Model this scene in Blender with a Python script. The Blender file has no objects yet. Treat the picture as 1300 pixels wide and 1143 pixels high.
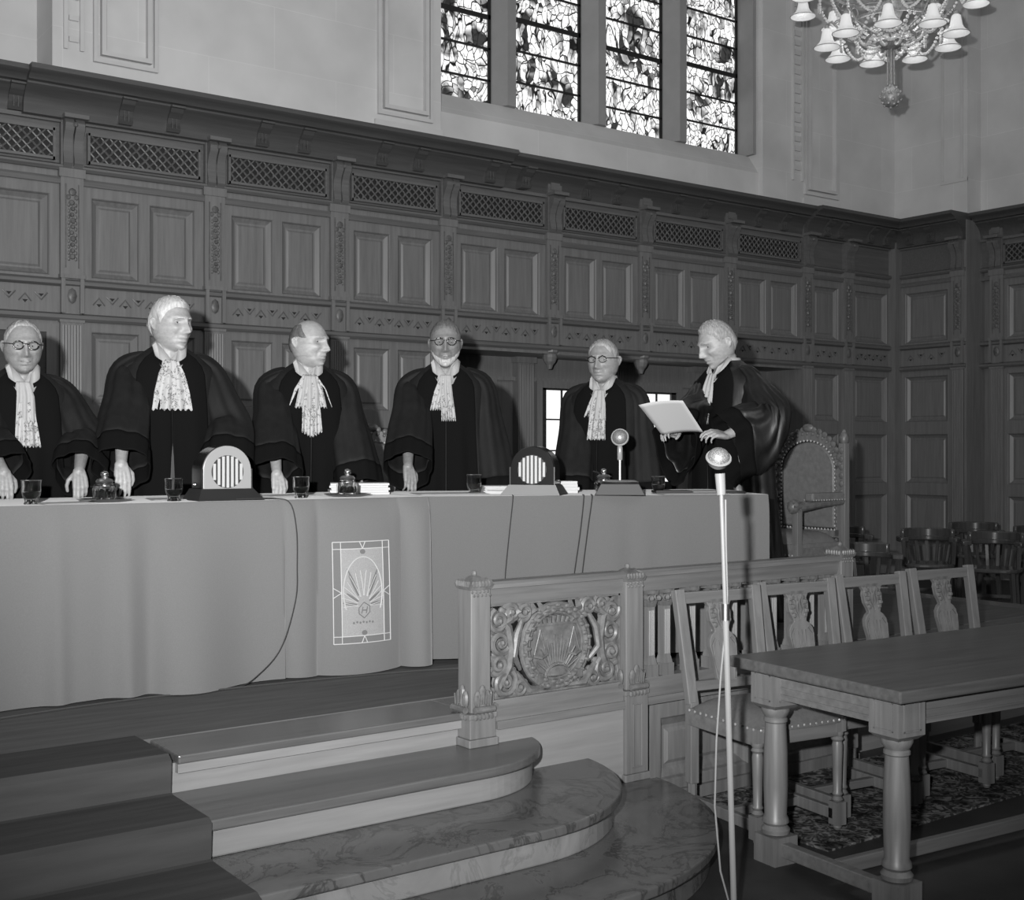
import bpy, math, random
from mathutils import Vector, Matrix
random.seed(7)
PI = math.pi
sc = bpy.context.scene
COL = sc.collection

# ------------------------------------------------------------------ camera, world, lights, exposure
cd = bpy.data.cameras.new('camera'); cam = bpy.data.objects.new('camera', cd); COL.objects.link(cam)
cam.location = (0, 0, 1.486); cam.rotation_euler = (PI/2, 0, -math.atan(1130/1550.0))
cd.sensor_width = 36; cd.lens = 1550/1300*36; cd.shift_y = 2.5/1300; cd.clip_end = 200; cd.clip_start = .05
sc.camera = cam
sc.view_settings.view_transform = 'Standard'; sc.view_settings.look = 'None'
sc.view_settings.gamma = 1; sc.view_settings.exposure = 0.36; sc.view_settings.use_curve_mapping = False
w = bpy.data.worlds.new('world'); sc.world = w; w.use_nodes = True
w.node_tree.nodes['Background'].inputs[0].default_value = (1, 1, 1, 1)
w.node_tree.nodes['Background'].inputs[1].default_value = 0.075

def lamp(name, typ, loc, power, look=None, size=None, sy=None, **k):
    l = bpy.data.lights.new(name, typ); l.energy = power
    if typ == 'AREA':
        l.shape = 'RECTANGLE'; l.size = size; l.size_y = sy or size
    elif size is not None:
        l.shadow_soft_size = size
    for a, b in k.items(): setattr(l, a, b)
    o = bpy.data.objects.new(name, l); COL.objects.link(o); o.location = loc
    if look is not None:
        o.rotation_euler = (Vector(look)-Vector(loc)).to_track_quat('-Z', 'Y').to_euler()
    return o
# press flash held left of the lens
lamp('flash_lamp', 'SPOT', (-.27, .05, 1.68), 2350, (4.75, 7.0, 3.3), .035, spot_size=math.radians(84), spot_blend=1.0)
# added area lamps for soft ambient fill, standing in for unseen windows
lamp('ambient_fill', 'AREA', (4.5, -3.5, 6.6), 150, (6.0, 9.4, 4.6), 9, 3.0)
lamp('side_fill', 'AREA', (-1.8, 5.0, 6.4), 30, (7.0, 8.5, 5.0), 4, 3.0)

# ------------------------------------------------------------------ materials
MATS = {}
def _n(nt, t, **k):
    n = nt.nodes.new(t)
    for a, b in k.items():
        if a in n.inputs: n.inputs[a].default_value = b
        else: setattr(n, a, b)
    return n
def g(v): return (v, v, v, 1)
def base(name, v, rough=.6, spec=.5, metal=0, sheen=0, coat=0):
    m = bpy.data.materials.new(name); m.use_nodes = True; nt = m.node_tree
    b = nt.nodes['Principled BSDF']
    b.inputs['Base Color'].default_value = g(v); b.inputs['Roughness'].default_value = rough
    b.inputs['Specular IOR Level'].default_value = spec; b.inputs['Metallic'].default_value = metal
    if sheen: b.inputs['Sheen Weight'].default_value = sheen
    if coat: b.inputs['Coat Weight'].default_value = coat; b.inputs['Coat Roughness'].default_value = .15
    MATS[name] = m
    return m, nt, b
def ramp(nt, stops):
    r = nt.nodes.new('ShaderNodeValToRGB'); e = r.color_ramp.elements
    e[0].position, e[0].color = stops[0][0], g(stops[0][1]); e[1].position, e[1].color = stops[-1][0], g(stops[-1][1])
    for p, v in stops[1:-1]:
        x = e.new(p); x.color = g(v)
    return r
def coords(nt, scale=(1, 1, 1), rot=(0, 0, 0)):
    tc = nt.nodes.new('ShaderNodeTexCoord'); mp = nt.nodes.new('ShaderNodeMapping')
    mp.inputs['Scale'].default_value = scale; mp.inputs['Rotation'].default_value = rot
    nt.links.new(tc.outputs['Object'], mp.inputs['Vector']); return mp.outputs[0]
def bump(nt, b, src, strength=.3, dist=.01):
    bp = _n(nt, 'ShaderNodeBump', Strength=strength, Distance=dist)
    nt.links.new(src, bp.inputs['Height']); nt.links.new(bp.outputs[0], b.inputs['Normal'])
def noisy(name, v, amp=.25, scale=(8, 8, 8), rough=.6, detail=4, bmp=.15, dist=.004, **k):
    m, nt, b = base(name, v, rough, **k)
    n = _n(nt, 'ShaderNodeTexNoise', Scale=1.0, Detail=detail, Roughness=.6)
    nt.links.new(coords(nt, scale), n.inputs['Vector'])
    r = ramp(nt, [(.3, v*(1-amp)), (.7, v*(1+amp))])
    nt.links.new(n.outputs[0], r.inputs[0]); nt.links.new(r.outputs[0], b.inputs['Base Color'])
    if bmp: bump(nt, b, n.outputs[0], bmp, dist)
    return m
def wood(name, v, vert=True, rough=.42, amp=.22, ax=2, **k):
    s = [38, 38, 38]; s[ax] = 2.2
    return noisy(name, v, amp, tuple(s), rough, 5, .12, .002, **k)
W_WALL = wood('oak_panelling', .145, amp=.16, rough=.45)
W_WALLH = wood('oak_panelling_rail', .108, ax=0, amp=.16, rough=.45)
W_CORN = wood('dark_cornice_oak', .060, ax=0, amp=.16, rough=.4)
W_FRZ = wood('dark_frieze_oak', .095, ax=0, amp=.16, rough=.4)
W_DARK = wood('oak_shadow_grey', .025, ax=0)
W_FURN = wood('oak_furniture', .120)
W_FURNH = wood('oak_furniture_rail', .112, ax=0)
W_PALE = wood('pale_oak_board', .17, ax=0, amp=.12, rough=.4)
W_STEP = wood('polished_step_wood', .075, ax=0, rough=.25)
W_TOP = wood('polished_table_top', .07, ax=0, rough=.28, amp=.3)
W_CHAIR = wood('captain_chair_wood', .05, rough=.2)
M_CARV = noisy('carved_oak', .095, .3, (30, 30, 30), .45, 3, .3, .004)
M_STONE = noisy('sandstone', .48, .06, (3, 3, 3), .85, 3, .1, .003)
M_TRAC = noisy('shade_toned_tracery_stone', .24, .08, (3, 3, 3), .85, 3, .1, .003)  # shade of the backlit, deep-set mullions is put into the stone colour
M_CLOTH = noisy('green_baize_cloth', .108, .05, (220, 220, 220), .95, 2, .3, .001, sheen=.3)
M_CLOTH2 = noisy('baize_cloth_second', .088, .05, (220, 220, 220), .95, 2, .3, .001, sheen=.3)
M_ROBE = noisy('silk_robe_cloth', .0072, .25, (25, 25, 8), .75, 3, .2, .006, spec=.22)
M_SATIN = noisy('satin_robe_cloth', .008, .3, (25, 25, 8), .42, 3, .2, .006)
M_VELV, _, _b = base('black_velvet', .004, .95, .1)
M_WHITE = noisy('white_linen', .32, .04, (60, 60, 60), .8)
M_SHIRT2, _, _ = base('grey_trouser_cloth', .055, .9)
M_SHIRT, _, _ = base('trouser_cloth', .03, .9)
M_PAPER, _, _ = base('paper', .42, .8)
M_BLACK, _, _ = base('black_enamel', .008, .18, .5)
M_MATTEB, _, _ = base('matt_black', .01, .6)
M_GREYM, _, _ = base('grey_enamel', .22, .35, .5)
M_CHROME, _, _ = base('chrome', .75, .15, metal=1)
M_STEEL, _, _ = base('brushed_steel', .5, .32, metal=1)
M_PAINT, _, _ = base('pale_lacquered_metal', .20, .25)
M_IVORY, _, _ = base('ivory_bars', .33, .5)
M_BRASS = noisy('brass', .27, .3, (60, 60, 60), .45, 3, .3, .003, metal=.25)
M_LEATH = noisy('seat_leather', .105, .12, (60, 60, 60), .42, 3, .25, .002)
M_LEATH2 = noisy('throne_leather', .12, .15, (30, 30, 30), .5, 3, .2, .002)
M_CABLE, _, _ = base('cable_rubber', .02, .5)
M_GLASS, _nt, _b = base('clear_glass', .95, .03)
_b.inputs['Transmission Weight'].default_value = 1; _b.inputs['IOR'].default_value = 1.45
M_INK, _, _ = base('dark_drink', .01, .05)
M_LEAD, _, _ = base('lead_bar', .01, .7)
M_HAIRW = noisy('white_hair', .40, .25, (120, 120, 30), .55, 3, .6, .004)
M_HAIRG = noisy('grey_hair', .26, .35, (120, 120, 30), .55, 3, .6, .004)
M_HAIRM = noisy('dark_grey_hair', .10, .4, (120, 120, 30), .5, 3, .6, .004)
M_HAIRL = noisy('light_grey_hair', .38, .3, (120, 120, 30), .5, 3, .6, .004)
M_HAIRD = noisy('dark_hair', .045, .4, (120, 120, 30), .5, 3, .6, .004)
def skinmat(name, v):
    m = noisy(name, v, .14, (45, 45, 70), .5, 5, .35, .004)
    b = m.node_tree.nodes['Principled BSDF']
    b.inputs['Subsurface Weight'].default_value = .12; b.inputs['Subsurface Scale'].default_value = .01
    b.inputs['Subsurface Radius'].default_value = (1, 1, 1)
    return m
SK = {'pale': skinmat('fair_skin', .28), 'mid': skinmat('light_skin', .225), 'brown': skinmat('brown_skin', .18)}
M_LIP, _, _ = base('lips', .09, .5)
M_EYEW, _, _ = base('eye_white', .20, .2)
M_IRIS, _, _ = base('iris', .01, .15)

def marble(name, v, c=1.0):
    m, nt, b = base(name, v, .22, .5)
    co = coords(nt, (1, 1, 1))
    n = _n(nt, 'ShaderNodeTexNoise', Scale=3.0, Detail=8, Roughness=.65, Distortion=1.2)
    nt.links.new(co, n.inputs['Vector'])
    r = ramp(nt, [(.35, v*1.25), (.475, v), (.5, v*(1-.55*c)), (.525, v), (.7, v*.85)])
    nt.links.new(n.outputs[0], r.inputs[0]); nt.links.new(r.outputs[0], b.inputs['Base Color'])
    return m
M_MARB = marble('dark_marble', .085)
M_MARBW = marble('light_marble', .17, .4)

def ashlar():
    m, nt, b = base('ashlar_stone', .5, .85)
    tc = nt.nodes.new('ShaderNodeTexCoord'); sx = nt.nodes.new('ShaderNodeSeparateXYZ'); cx = nt.nodes.new('ShaderNodeCombineXYZ')
    nt.links.new(tc.outputs['Object'], sx.inputs[0])
    ad = _n(nt, 'ShaderNodeMath', operation='ADD'); nt.links.new(sx.outputs[0], ad.inputs[0]); nt.links.new(sx.outputs[1], ad.inputs[1])
    nt.links.new(ad.outputs[0], cx.inputs[0]); nt.links.new(sx.outputs[2], cx.inputs[1])
    br = _n(nt, 'ShaderNodeTexBrick', Scale=1.0); br.offset = .5
    br.inputs['Color1'].default_value = g(.50); br.inputs['Color2'].default_value = g(.53); br.inputs['Mortar'].default_value = g(.57)
    br.inputs['Mortar Size'].default_value = .004; br.inputs['Brick Width'].default_value = 1.15; br.inputs['Row Height'].default_value = .52
    br.inputs['Mortar Smooth'].default_value = .3
    nt.links.new(cx.outputs[0], br.inputs['Vector'])
    n = _n(nt, 'ShaderNodeTexNoise', Scale=1.6, Detail=5); nt.links.new(tc.outputs['Object'], n.inputs['Vector'])
    r = ramp(nt, [(.3, .86), (.7, 1.08)]); nt.links.new(n.outputs[0], r.inputs[0])
    mx = _n(nt, 'ShaderNodeMix', data_type='RGBA', blend_type='MULTIPLY'); mx.inputs[0].default_value = 1
    nt.links.new(br.outputs[0], mx.inputs[6]); nt.links.new(r.outputs[0], mx.inputs[7]); nt.links.new(mx.outputs[2], b.inputs['Base Color'])
    return m
M_ASH = ashlar()

def carpet(name, v, patt):
    m, nt, b = base(name, v, .95, .1)
    if patt:
        c = coords(nt, (1, 1, 1))
        vo = _n(nt, 'ShaderNodeTexVoronoi', Scale=9.0); nt.links.new(c, vo.inputs['Vector'])
        n = _n(nt, 'ShaderNodeTexNoise', Scale=22.0, Detail=4, Distortion=2.0); nt.links.new(c, n.inputs['Vector'])
        r1 = ramp(nt, [(.42, .03), (.5, .07), (.60, .20)]); nt.links.new(n.outputs[0], r1.inputs[0])
        r2 = ramp(nt, [(.2, .25), (.55, 1.0)]); nt.links.new(vo.outputs['Distance'], r2.inputs[0])
        mx = _n(nt, 'ShaderNodeMix', data_type='RGBA', blend_type='MULTIPLY'); mx.inputs[0].default_value = 1
        nt.links.new(r1.outputs[0], mx.inputs[6]); nt.links.new(r2.outputs[0], mx.inputs[7]); nt.links.new(mx.outputs[2], b.inputs['Base Color'])
    else:
        n = _n(nt, 'ShaderNodeTexNoise', Scale=1.0, Detail=6); nt.links.new(coords(nt, (3, 26, 26)), n.inputs['Vector'])
        r = ramp(nt, [(.3, v*.86), (.7, v*1.15)]); nt.links.new(n.outputs[0], r.inputs[0]); nt.links.new(r.outputs[0], b.inputs['Base Color'])
        bump(nt, b, n.outputs[0], .3, .004)
    return m
M_CARP = carpet('platform_carpet', .085, False)
M_RUN = carpet('dark_runner_carpet', .045, False)
M_RUG = carpet('oriental_rug', .1, True)
M_FLOOR = noisy('dark_floor', .022, .3, (6, 6, 6), .5)

def lace():
    m, nt, b = base('lace', .7, .8)
    vo = _n(nt, 'ShaderNodeTexVoronoi', Scale=95.0, feature='DISTANCE_TO_EDGE'); c = coords(nt)
    nt.links.new(c, vo.inputs['Vector'])
    n = _n(nt, 'ShaderNodeTexNoise', Scale=38.0, Detail=1, Distortion=1.0); nt.links.new(c, n.inputs['Vector'])
    r1 = ramp(nt, [(.06, 0), (.12, 1)]); nt.links.new(vo.outputs[0], r1.inputs[0])
    r2 = ramp(nt, [(.5, 0), (.56, 1)]); nt.links.new(n.outputs[0], r2.inputs[0])
    mu = _n(nt, 'ShaderNodeMath', operation='MULTIPLY'); nt.links.new(r1.outputs[0], mu.inputs[0]); nt.links.new(r2.outputs[0], mu.inputs[1])
    r3 = ramp(nt, [(0, .38), (1, .12)]); nt.links.new(mu.outputs[0], r3.inputs[0]); nt.links.new(r3.outputs[0], b.inputs['Base Color'])
    return m
M_LACE = lace()

def stained():
    m, nt, b = base('stained_glass', .02, .3)
    tc = nt.nodes.new('ShaderNodeTexCoord')
    n0 = _n(nt, 'ShaderNodeTexNoise', Scale=2.2, Detail=2); nt.links.new(tc.outputs['Object'], n0.inputs['Vector'])
    mp = nt.nodes.new('ShaderNodeMapping'); mp.inputs['Scale'].default_value = (1.3, 1, .7)
    nt.links.new(tc.outputs['Object'], mp.inputs[0])
    mix = _n(nt, 'ShaderNodeMix', data_type='RGBA'); mix.inputs[0].default_value = .35
    nt.links.new(mp.outputs[0], mix.inputs[6]); nt.links.new(n0.outputs[1], mix.inputs[7])
    e = _n(nt, 'ShaderNodeTexVoronoi', Scale=17.0, feature='DISTANCE_TO_EDGE'); nt.links.new(mix.outputs[2], e.inputs['Vector'])
    v = _n(nt, 'ShaderNodeTexVoronoi', Scale=17.0); nt.links.new(mix.outputs[2], v.inputs['Vector'])
    big = _n(nt, 'ShaderNodeTexNoise', Scale=2.6, Detail=2, Distortion=.8); nt.links.new(tc.outputs['Object'], big.inputs['Vector'])
    sep = nt.nodes.new('ShaderNodeSeparateColor'); nt.links.new(v.outputs['Color'], sep.inputs[0])
    ad = _n(nt, 'ShaderNodeMath', operation='ADD'); nt.links.new(big.outputs[0], ad.inputs[0])
    sc1 = _n(nt, 'ShaderNodeMath', operation='MULTIPLY'); sc1.inputs[1].default_value = .28; nt.links.new(sep.outputs[0], sc1.inputs[0]); nt.links.new(sc1.outputs[0], ad.inputs[1])
    r = ramp(nt, [(.47, .03), (.53, .35), (.62, 1.0)]); nt.links.new(ad.outputs[0], r.inputs[0])
    fine = _n(nt, 'ShaderNodeTexNoise', Scale=16.0, Detail=3, Distortion=1.5); nt.links.new(tc.outputs['Object'], fine.inputs['Vector'])
    rf = ramp(nt, [(.36, .35), (.48, 1.0)]); nt.links.new(fine.outputs[0], rf.inputs[0])
    re = ramp(nt, [(.03, 0), (.07, 1)]); nt.links.new(e.outputs[0], re.inputs[0])
    m1 = _n(nt, 'ShaderNodeMix', data_type='RGBA', blend_type='MULTIPLY'); m1.inputs[0].default_value = 1
    nt.links.new(r.outputs[0], m1.inputs[6]); nt.links.new(re.outputs[0], m1.inputs[7])
    m2 = _n(nt, 'ShaderNodeMix', data_type='RGBA', blend_type='MULTIPLY'); m2.inputs[0].default_value = 1
    nt.links.new(m1.outputs[2], m2.inputs[6]); nt.links.new(rf.outputs[0], m2.inputs[7])
    nt.links.new(m2.outputs[2], b.inputs['Emission Color']); b.inputs['Emission Strength'].default_value = 1.0
    return m
M_STAIN = stained()
def emis(name, v, s):
    m, nt, b = base(name, .6, .4); b.inputs['Emission Color'].default_value = g(v); b.inputs['Emission Strength'].default_value = s; return m
M_PANE = emis('daylit_pane', .9, .85)
M_BULB = emis('lit_bulb', 1.0, 2.5)
M_BEAD, _, _ = base('glass_beads', .55, .15)
M_SHADE = emis('lit_glass_shade', .8, .32)

# ------------------------------------------------------------------ mesh builder
class MB:
    def __init__(s): s.v = []; s.f = []; s.m = []; s.mi = 0; s.T = None; s.xf = None
    def add(s, vs, fs):
        o = len(s.v)
        if s.xf: vs = [s.xf(p) for p in vs]
        s.v += [tuple(p) for p in vs]; s.f += [tuple(i+o for i in f) for f in fs]; s.m += [s.mi]*len(fs)
        return s
    def box(s, x0, x1, y0, y1, z0, z1):
        return s.add([(x0, y0, z0), (x1, y0, z0), (x1, y1, z0), (x0, y1, z0), (x0, y0, z1), (x1, y0, z1), (x1, y1, z1), (x0, y1, z1)],
                     [(0, 3, 2, 1), (4, 5, 6, 7), (0, 1, 5, 4), (1, 2, 6, 5), (2, 3, 7, 6), (3, 0, 4, 7)])
    def frust(s, c, a, b, h, a2, b2, dx=0, dy=0):      # tapered block, centre bottom c
        x, y, z = c
        return s.add([(x-a, y-b, z), (x+a, y-b, z), (x+a, y+b, z), (x-a, y+b, z),
                      (x+dx-a2, y+dy-b2, z+h), (x+dx+a2, y+dy-b2, z+h), (x+dx+a2, y+dy+b2, z+h), (x+dx-a2, y+dy+b2, z+h)],
                     [(0, 3, 2, 1), (4, 5, 6, 7), (0, 1, 5, 4), (1, 2, 6, 5), (2, 3, 7, 6), (3, 0, 4, 7)])
    def bar(s, p, q, a, b, up=(0, 0, 1)):              # rectangular bar from p to q
        p = Vector(p); q = Vector(q); d = (q-p).normalized(); u = Vector(up)
        x = d.cross(u)
        if x.length < 1e-4: x = d.cross(Vector((0, 1, 0)))
        x.normalize(); y = x.cross(d)
        vs = [r+x*sx*a+y*sy*b for r in (p, q) for sx, sy in ((-1, -1), (1, -1), (1, 1), (-1, 1))]
        return s.add(vs, [(0, 1, 2, 3), (7, 6, 5, 4), (0, 4, 5, 1), (1, 5, 6, 2), (2, 6, 7, 3), (3, 7, 4, 0)])
    def tube(s, pts, r, seg=8, caps=True, closed=False, flat=1.0):
        pts = [Vector(p) for p in pts]; n = len(pts)
        rs = r if isinstance(r, (list, tuple)) else [r]*n
        vs = []; fs = []; prev = None
        for i, p in enumerate(pts):
            a = pts[(i-1) % n] if (closed or i > 0) else p; b = pts[(i+1) % n] if (closed or i < n-1) else p
            t = (b-a)
            if t.length < 1e-9: t = Vector((0, 0, 1))
            t.normalize()
            if prev is None:
                u = t.orthogonal().normalized() if abs(t.z) < .9 else Vector((1, 0, 0))
                u = (u-t*u.dot(t)).normalized()
            else: u = (prev-t*prev.dot(t)).normalized()
            prev = u; w_ = t.cross(u)
            for k in range(seg):
                an = 2*PI*k/seg; vs.append(p+u*math.cos(an)*rs[i]+w_*math.sin(an)*rs[i]*flat)
        m = n if closed else n-1
        for i in range(m):
            for k in range(seg):
                a = i*seg+k; b = i*seg+(k+1) % seg; j = (i+1) % n
                fs.append((a, b, j*seg+(k+1) % seg, j*seg+k))
        if caps and not closed:
            fs.append(tuple(range(seg))[::-1]); fs.append(tuple((n-1)*seg+k for k in range(seg)))
        return s.add(vs, fs)
    def cap(s, pts, rs, seg=8):                        # rounded chain (capsules)
        pts = [Vector(p) for p in pts]
        if not isinstance(rs, (list, tuple)): rs = [rs]*len(pts)
        d0 = (pts[0]-pts[1]).normalized(); d1 = (pts[-1]-pts[-2]).normalized()
        P = [pts[0]+d0*rs[0]*k for k in (.97, .7)]+pts+[pts[-1]+d1*rs[-1]*k for k in (.7, .97)]
        R = [rs[0]*.25, rs[0]*.72]+list(rs)+[rs[-1]*.72, rs[-1]*.25]
        return s.tube(P, R, seg)
    def lathe(s, prof, c=(0, 0, 0), seg=20, sx=1, sy=1):
        vs = []; fs = []; n = len(prof)
        for (r, z) in prof:
            for k in range(seg):
                a = 2*PI*k/seg; vs.append((c[0]+r*math.cos(a)*sx, c[1]+r*math.sin(a)*sy, c[2]+z))
        for i in range(n-1):
            for k in range(seg):
                fs.append((i*seg+k, i*seg+(k+1) % seg, (i+1)*seg+(k+1) % seg, (i+1)*seg+k))
        fs.append(tuple(range(seg))[::-1]); fs.append(tuple((n-1)*seg+k for k in range(seg)))
        return s.add(vs, fs)
    def ell(s, c, r, seg=8, rings=5):
        pr = [(math.cos(a), math.sin(a)) for a in [-PI/2+PI*i/rings for i in range(rings+1)]]
        vs = []; fs = []
        for cr, sz in pr:
            for k in range(seg):
                a = 2*PI*k/seg; vs.append((c[0]+r[0]*max(cr, .02)*math.cos(a), c[1]+r[1]*max(cr, .02)*math.sin(a), c[2]+r[2]*sz))
        for i in range(rings):
            for k in range(seg): fs.append((i*seg+k, i*seg+(k+1) % seg, (i+1)*seg+(k+1) % seg, (i+1)*seg+k))
        fs.append(tuple(range(seg))[::-1]); fs.append(tuple(rings*seg+k for k in range(seg)))
        return s.add(vs, fs)
    def prism(s, poly, y0, y1, ax='y'):                # polygon in (x,z) extruded in y ; ax 'z': polygon (x,y) in z ; ax 'x': polygon (y,z) in x
        n = len(poly)
        mk = {'y': lambda p, t: (p[0], t, p[1]), 'z': lambda p, t: (p[0], p[1], t), 'x': lambda p, t: (t, p[0], p[1])}[ax]
        return s.add([mk(p, y0) for p in poly]+[mk(p, y1) for p in poly],
                     [tuple(range(n)), tuple(range(2*n-1, n-1, -1))]+[(i, n+i, n+(i+1) % n, (i+1) % n) for i in range(n)])
    def grid(s, fn, nu, nv, closeu=False):
        vs = [fn(i/nu, j/nv) for j in range(nv+1) for i in range(nu+(0 if closeu else 1))]
        W = nu if closeu else nu+1; fs = []
        for j in range(nv):
            for i in range(nu):
                i2 = (i+1) % W if closeu else i+1
                fs.append((j*W+i, j*W+i2, (j+1)*W+i2, (j+1)*W+i))
        return s.add(vs, fs)
    def build(s, name, mats, parent=None, smooth=False, bevel=0, solid=0, subsurf=0, angle=35):
        me = bpy.data.meshes.new(name); me.from_pydata(s.v, [], s.f)
        for m in (mats if isinstance(mats, (list, tuple)) else [mats]): me.materials.append(m)
        me.polygons.foreach_set('material_index', s.m)
        me.validate(); me.update()
        import bmesh
        bm = bmesh.new(); bm.from_mesh(me); bmesh.ops.recalc_face_normals(bm, faces=bm.faces)
        bm.to_mesh(me); bm.free()
        if smooth:
            me.polygons.foreach_set('use_smooth', [True]*len(me.polygons))
            me.set_sharp_from_angle(angle=math.radians(angle))
        o = bpy.data.objects.new(name, me); COL.objects.link(o)
        if parent is not None: o.parent = parent
        if solid:
            md = o.modifiers.new('s', 'SOLIDIFY'); md.thickness = solid; md.offset = 0
        if bevel:
            md = o.modifiers.new('b', 'BEVEL'); md.width = bevel; md.segments = 2; md.limit_method = 'ANGLE'; md.angle_limit = .7
        if subsurf:
            md = o.modifiers.new('u', 'SUBSURF'); md.levels = subsurf; md.render_levels = subsurf
        return o

def thing(name, label, cat, loc=(0, 0, 0), rot=0, group=None):
    o = bpy.data.objects.new(name, None); COL.objects.link(o); o.empty_display_size = .1
    o.location = loc; o.rotation_euler = (0, 0, rot); return tag(o, label, cat, group)
def tag(o, label, cat, group=None):
    o['label'] = label; o['category'] = cat
    if group: o['group'] = group
    return o
def struct(o):
    o['kind'] = 'structure'; return o
def copy_tree(o, parent=None):
    c = o.copy(); COL.objects.link(c); c.parent = parent
    for ch in list(o.children): copy_tree(ch, c)
    return c

# ================================================================== THE ROOM
YW = 9.4; XR = 12.7; XR2 = 12.97; YJ = 8.39
PIL = [.25, 1.5, 2.736, 3.865, 4.994, 6.111, 7.338, 8.536, 9.786, 11.054, 11.786]
RA0 = None
BACK = lambda p: (p[0], YW-p[1], p[2])                 # (u, w outwards, z)
CORN = [(.0, 3.97), (.02, 3.975), (.025, 4.03), (.04, 4.08), (.07, 4.12), (.11, 4.15), (.13, 4.165), (.13, 4.18), (.17, 4.185), (.18, 4.205), (.21, 4.225), (.24, 4.235), (.25, 4.245), (.25, 4.28), (-.2, 4.28)]

floor = MB().box(-5, 15, -6, 12, -.12, 0).build('floor', M_FLOOR); struct(floor)
ceil = MB().box(-5, 15, -6, 12, 9.0, 9.15).build('ceiling', M_STONE); struct(ceil)

def recess(mb, x0, x1, z0, z1, w, fw=.045, dp=.045, field=True):
    """moulded frame stepping back from plane w to a raised field"""
    lv = [(0, 0), (.006, -.006), (.012, -dp*.5), (fw, -dp), (fw+.014, -dp), (fw+.03, -dp+.010)]
    R = [[(x0+a, w+b, z0+a), (x1-a, w+b, z0+a), (x1-a, w+b, z1-a), (x0+a, w+b, z1-a)] for a, b in lv]
    vs = [p for r in R for p in r]; fs = []
    for i in range(len(R)-1):
        for k in range(4): fs.append((i*4+k, i*4+(k+1) % 4, (i+1)*4+(k+1) % 4, (i+1)*4+k))
    n = (len(R)-1)*4; fs.append((n, n+1, n+2, n+3)); mb.add(vs, fs)

def panelled(mb, x0, x1, z0, z1, w, holes, **k):
    xs = sorted({x0, x1}|{h[0] for h in holes}|{h[1] for h in holes}); zs = sorted({z0, z1}|{h[2] for h in holes}|{h[3] for h in holes})
    for i in range(len(xs)-1):
        for j in range(len(zs)-1):
            cx = (xs[i]+xs[i+1])/2; cz = (zs[j]+zs[j+1])/2
            if any(h[0] < cx < h[1] and h[2] < cz < h[3] for h in holes): continue
            mb.add([(xs[i], w, zs[j]), (xs[i+1], w, zs[j]), (xs[i+1], w, zs[j+1]), (xs[i], w, zs[j+1])], [(0, 1, 2, 3)])
    for h in holes: recess(mb, *h, w, **k)

ROWS = [(.35, .97), (1.11, 1.70), (1.85, 2.40)]
def bay_holes(a, b, single=False, lower=True):
    H = []; m = (a+b)/2
    cols = [(a+.155, b-.155)] if single else [(a+.155, m-.04), (m+.04, b-.155)]
    for z0, z1 in ([*ROWS] if lower else [])+[(2.81, 3.42)]:
        for c in cols: H.append((c[0], c[1], z0, z1))
    return H

def grille(x0, x1, z0, z1, xf, par, w=0):
    mb = MB(); mb.xf = xf; mb.mi = 1
    mb.add([(x0, w-.006, z0), (x1, w-.006, z0), (x1, w-.006, z1), (x0, w-.006, z1)], [(0, 1, 2, 3)])
    mb.mi = 0; h = z1-z0; st = .070
    k = -h
    while k < x1-x0:
        for s_ in (1, -1):
            a = max(k, 0); b = min(k+h, x1-x0)
            if b-a > .01:
                za = (a-k); zb = (b-k)
                if s_ < 0: za, zb = h-za, h-zb
                mb.tube([(x0+a, w+.006, z0+za), (x0+b, w+.006, z0+zb)], .0075, 5)
        k += st
    n = int((x1-x0)/(st))
    for i in range(n):
        for j in range(int(h/st)+1):
            x = x0+.035+i*st; z = z0+.025+j*st
            if z < z1-.01 and x < x1-.01: mb.ell((x, w+.010, z), (.014, .010, .014), 6, 3)
    mb.mi = 2
    for bx in ((x0-.015, x1+.015, z0-.02, z0), (x0-.015, x1+.015, z1, z1+.02), (x0-.02, x0, z0-.02, z1+.02), (x1, x1+.02, z0-.02, z1+.02)):
        mb.box(bx[0], bx[1], w-.05, w+.024, bx[2], bx[3])
    return mb.build('grille', [M_CARV, M_LEAD, W_WALLH], par)

def wainscot_wall(par, bays, xf, u0, u1, zlow, lowbays=True, singles=(), floorlow=True):
    mb = MB(); mb.xf = xf
    for (a, b, low) in bays:
        sg = (b-a) < .95
        panelled(mb, a, b, 0 if low else 2.47, 3.62, 0, bay_holes(a, b, sg, low and a != 1.5))
    mb.build('wall_panelling', W_WALL, par)

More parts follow.
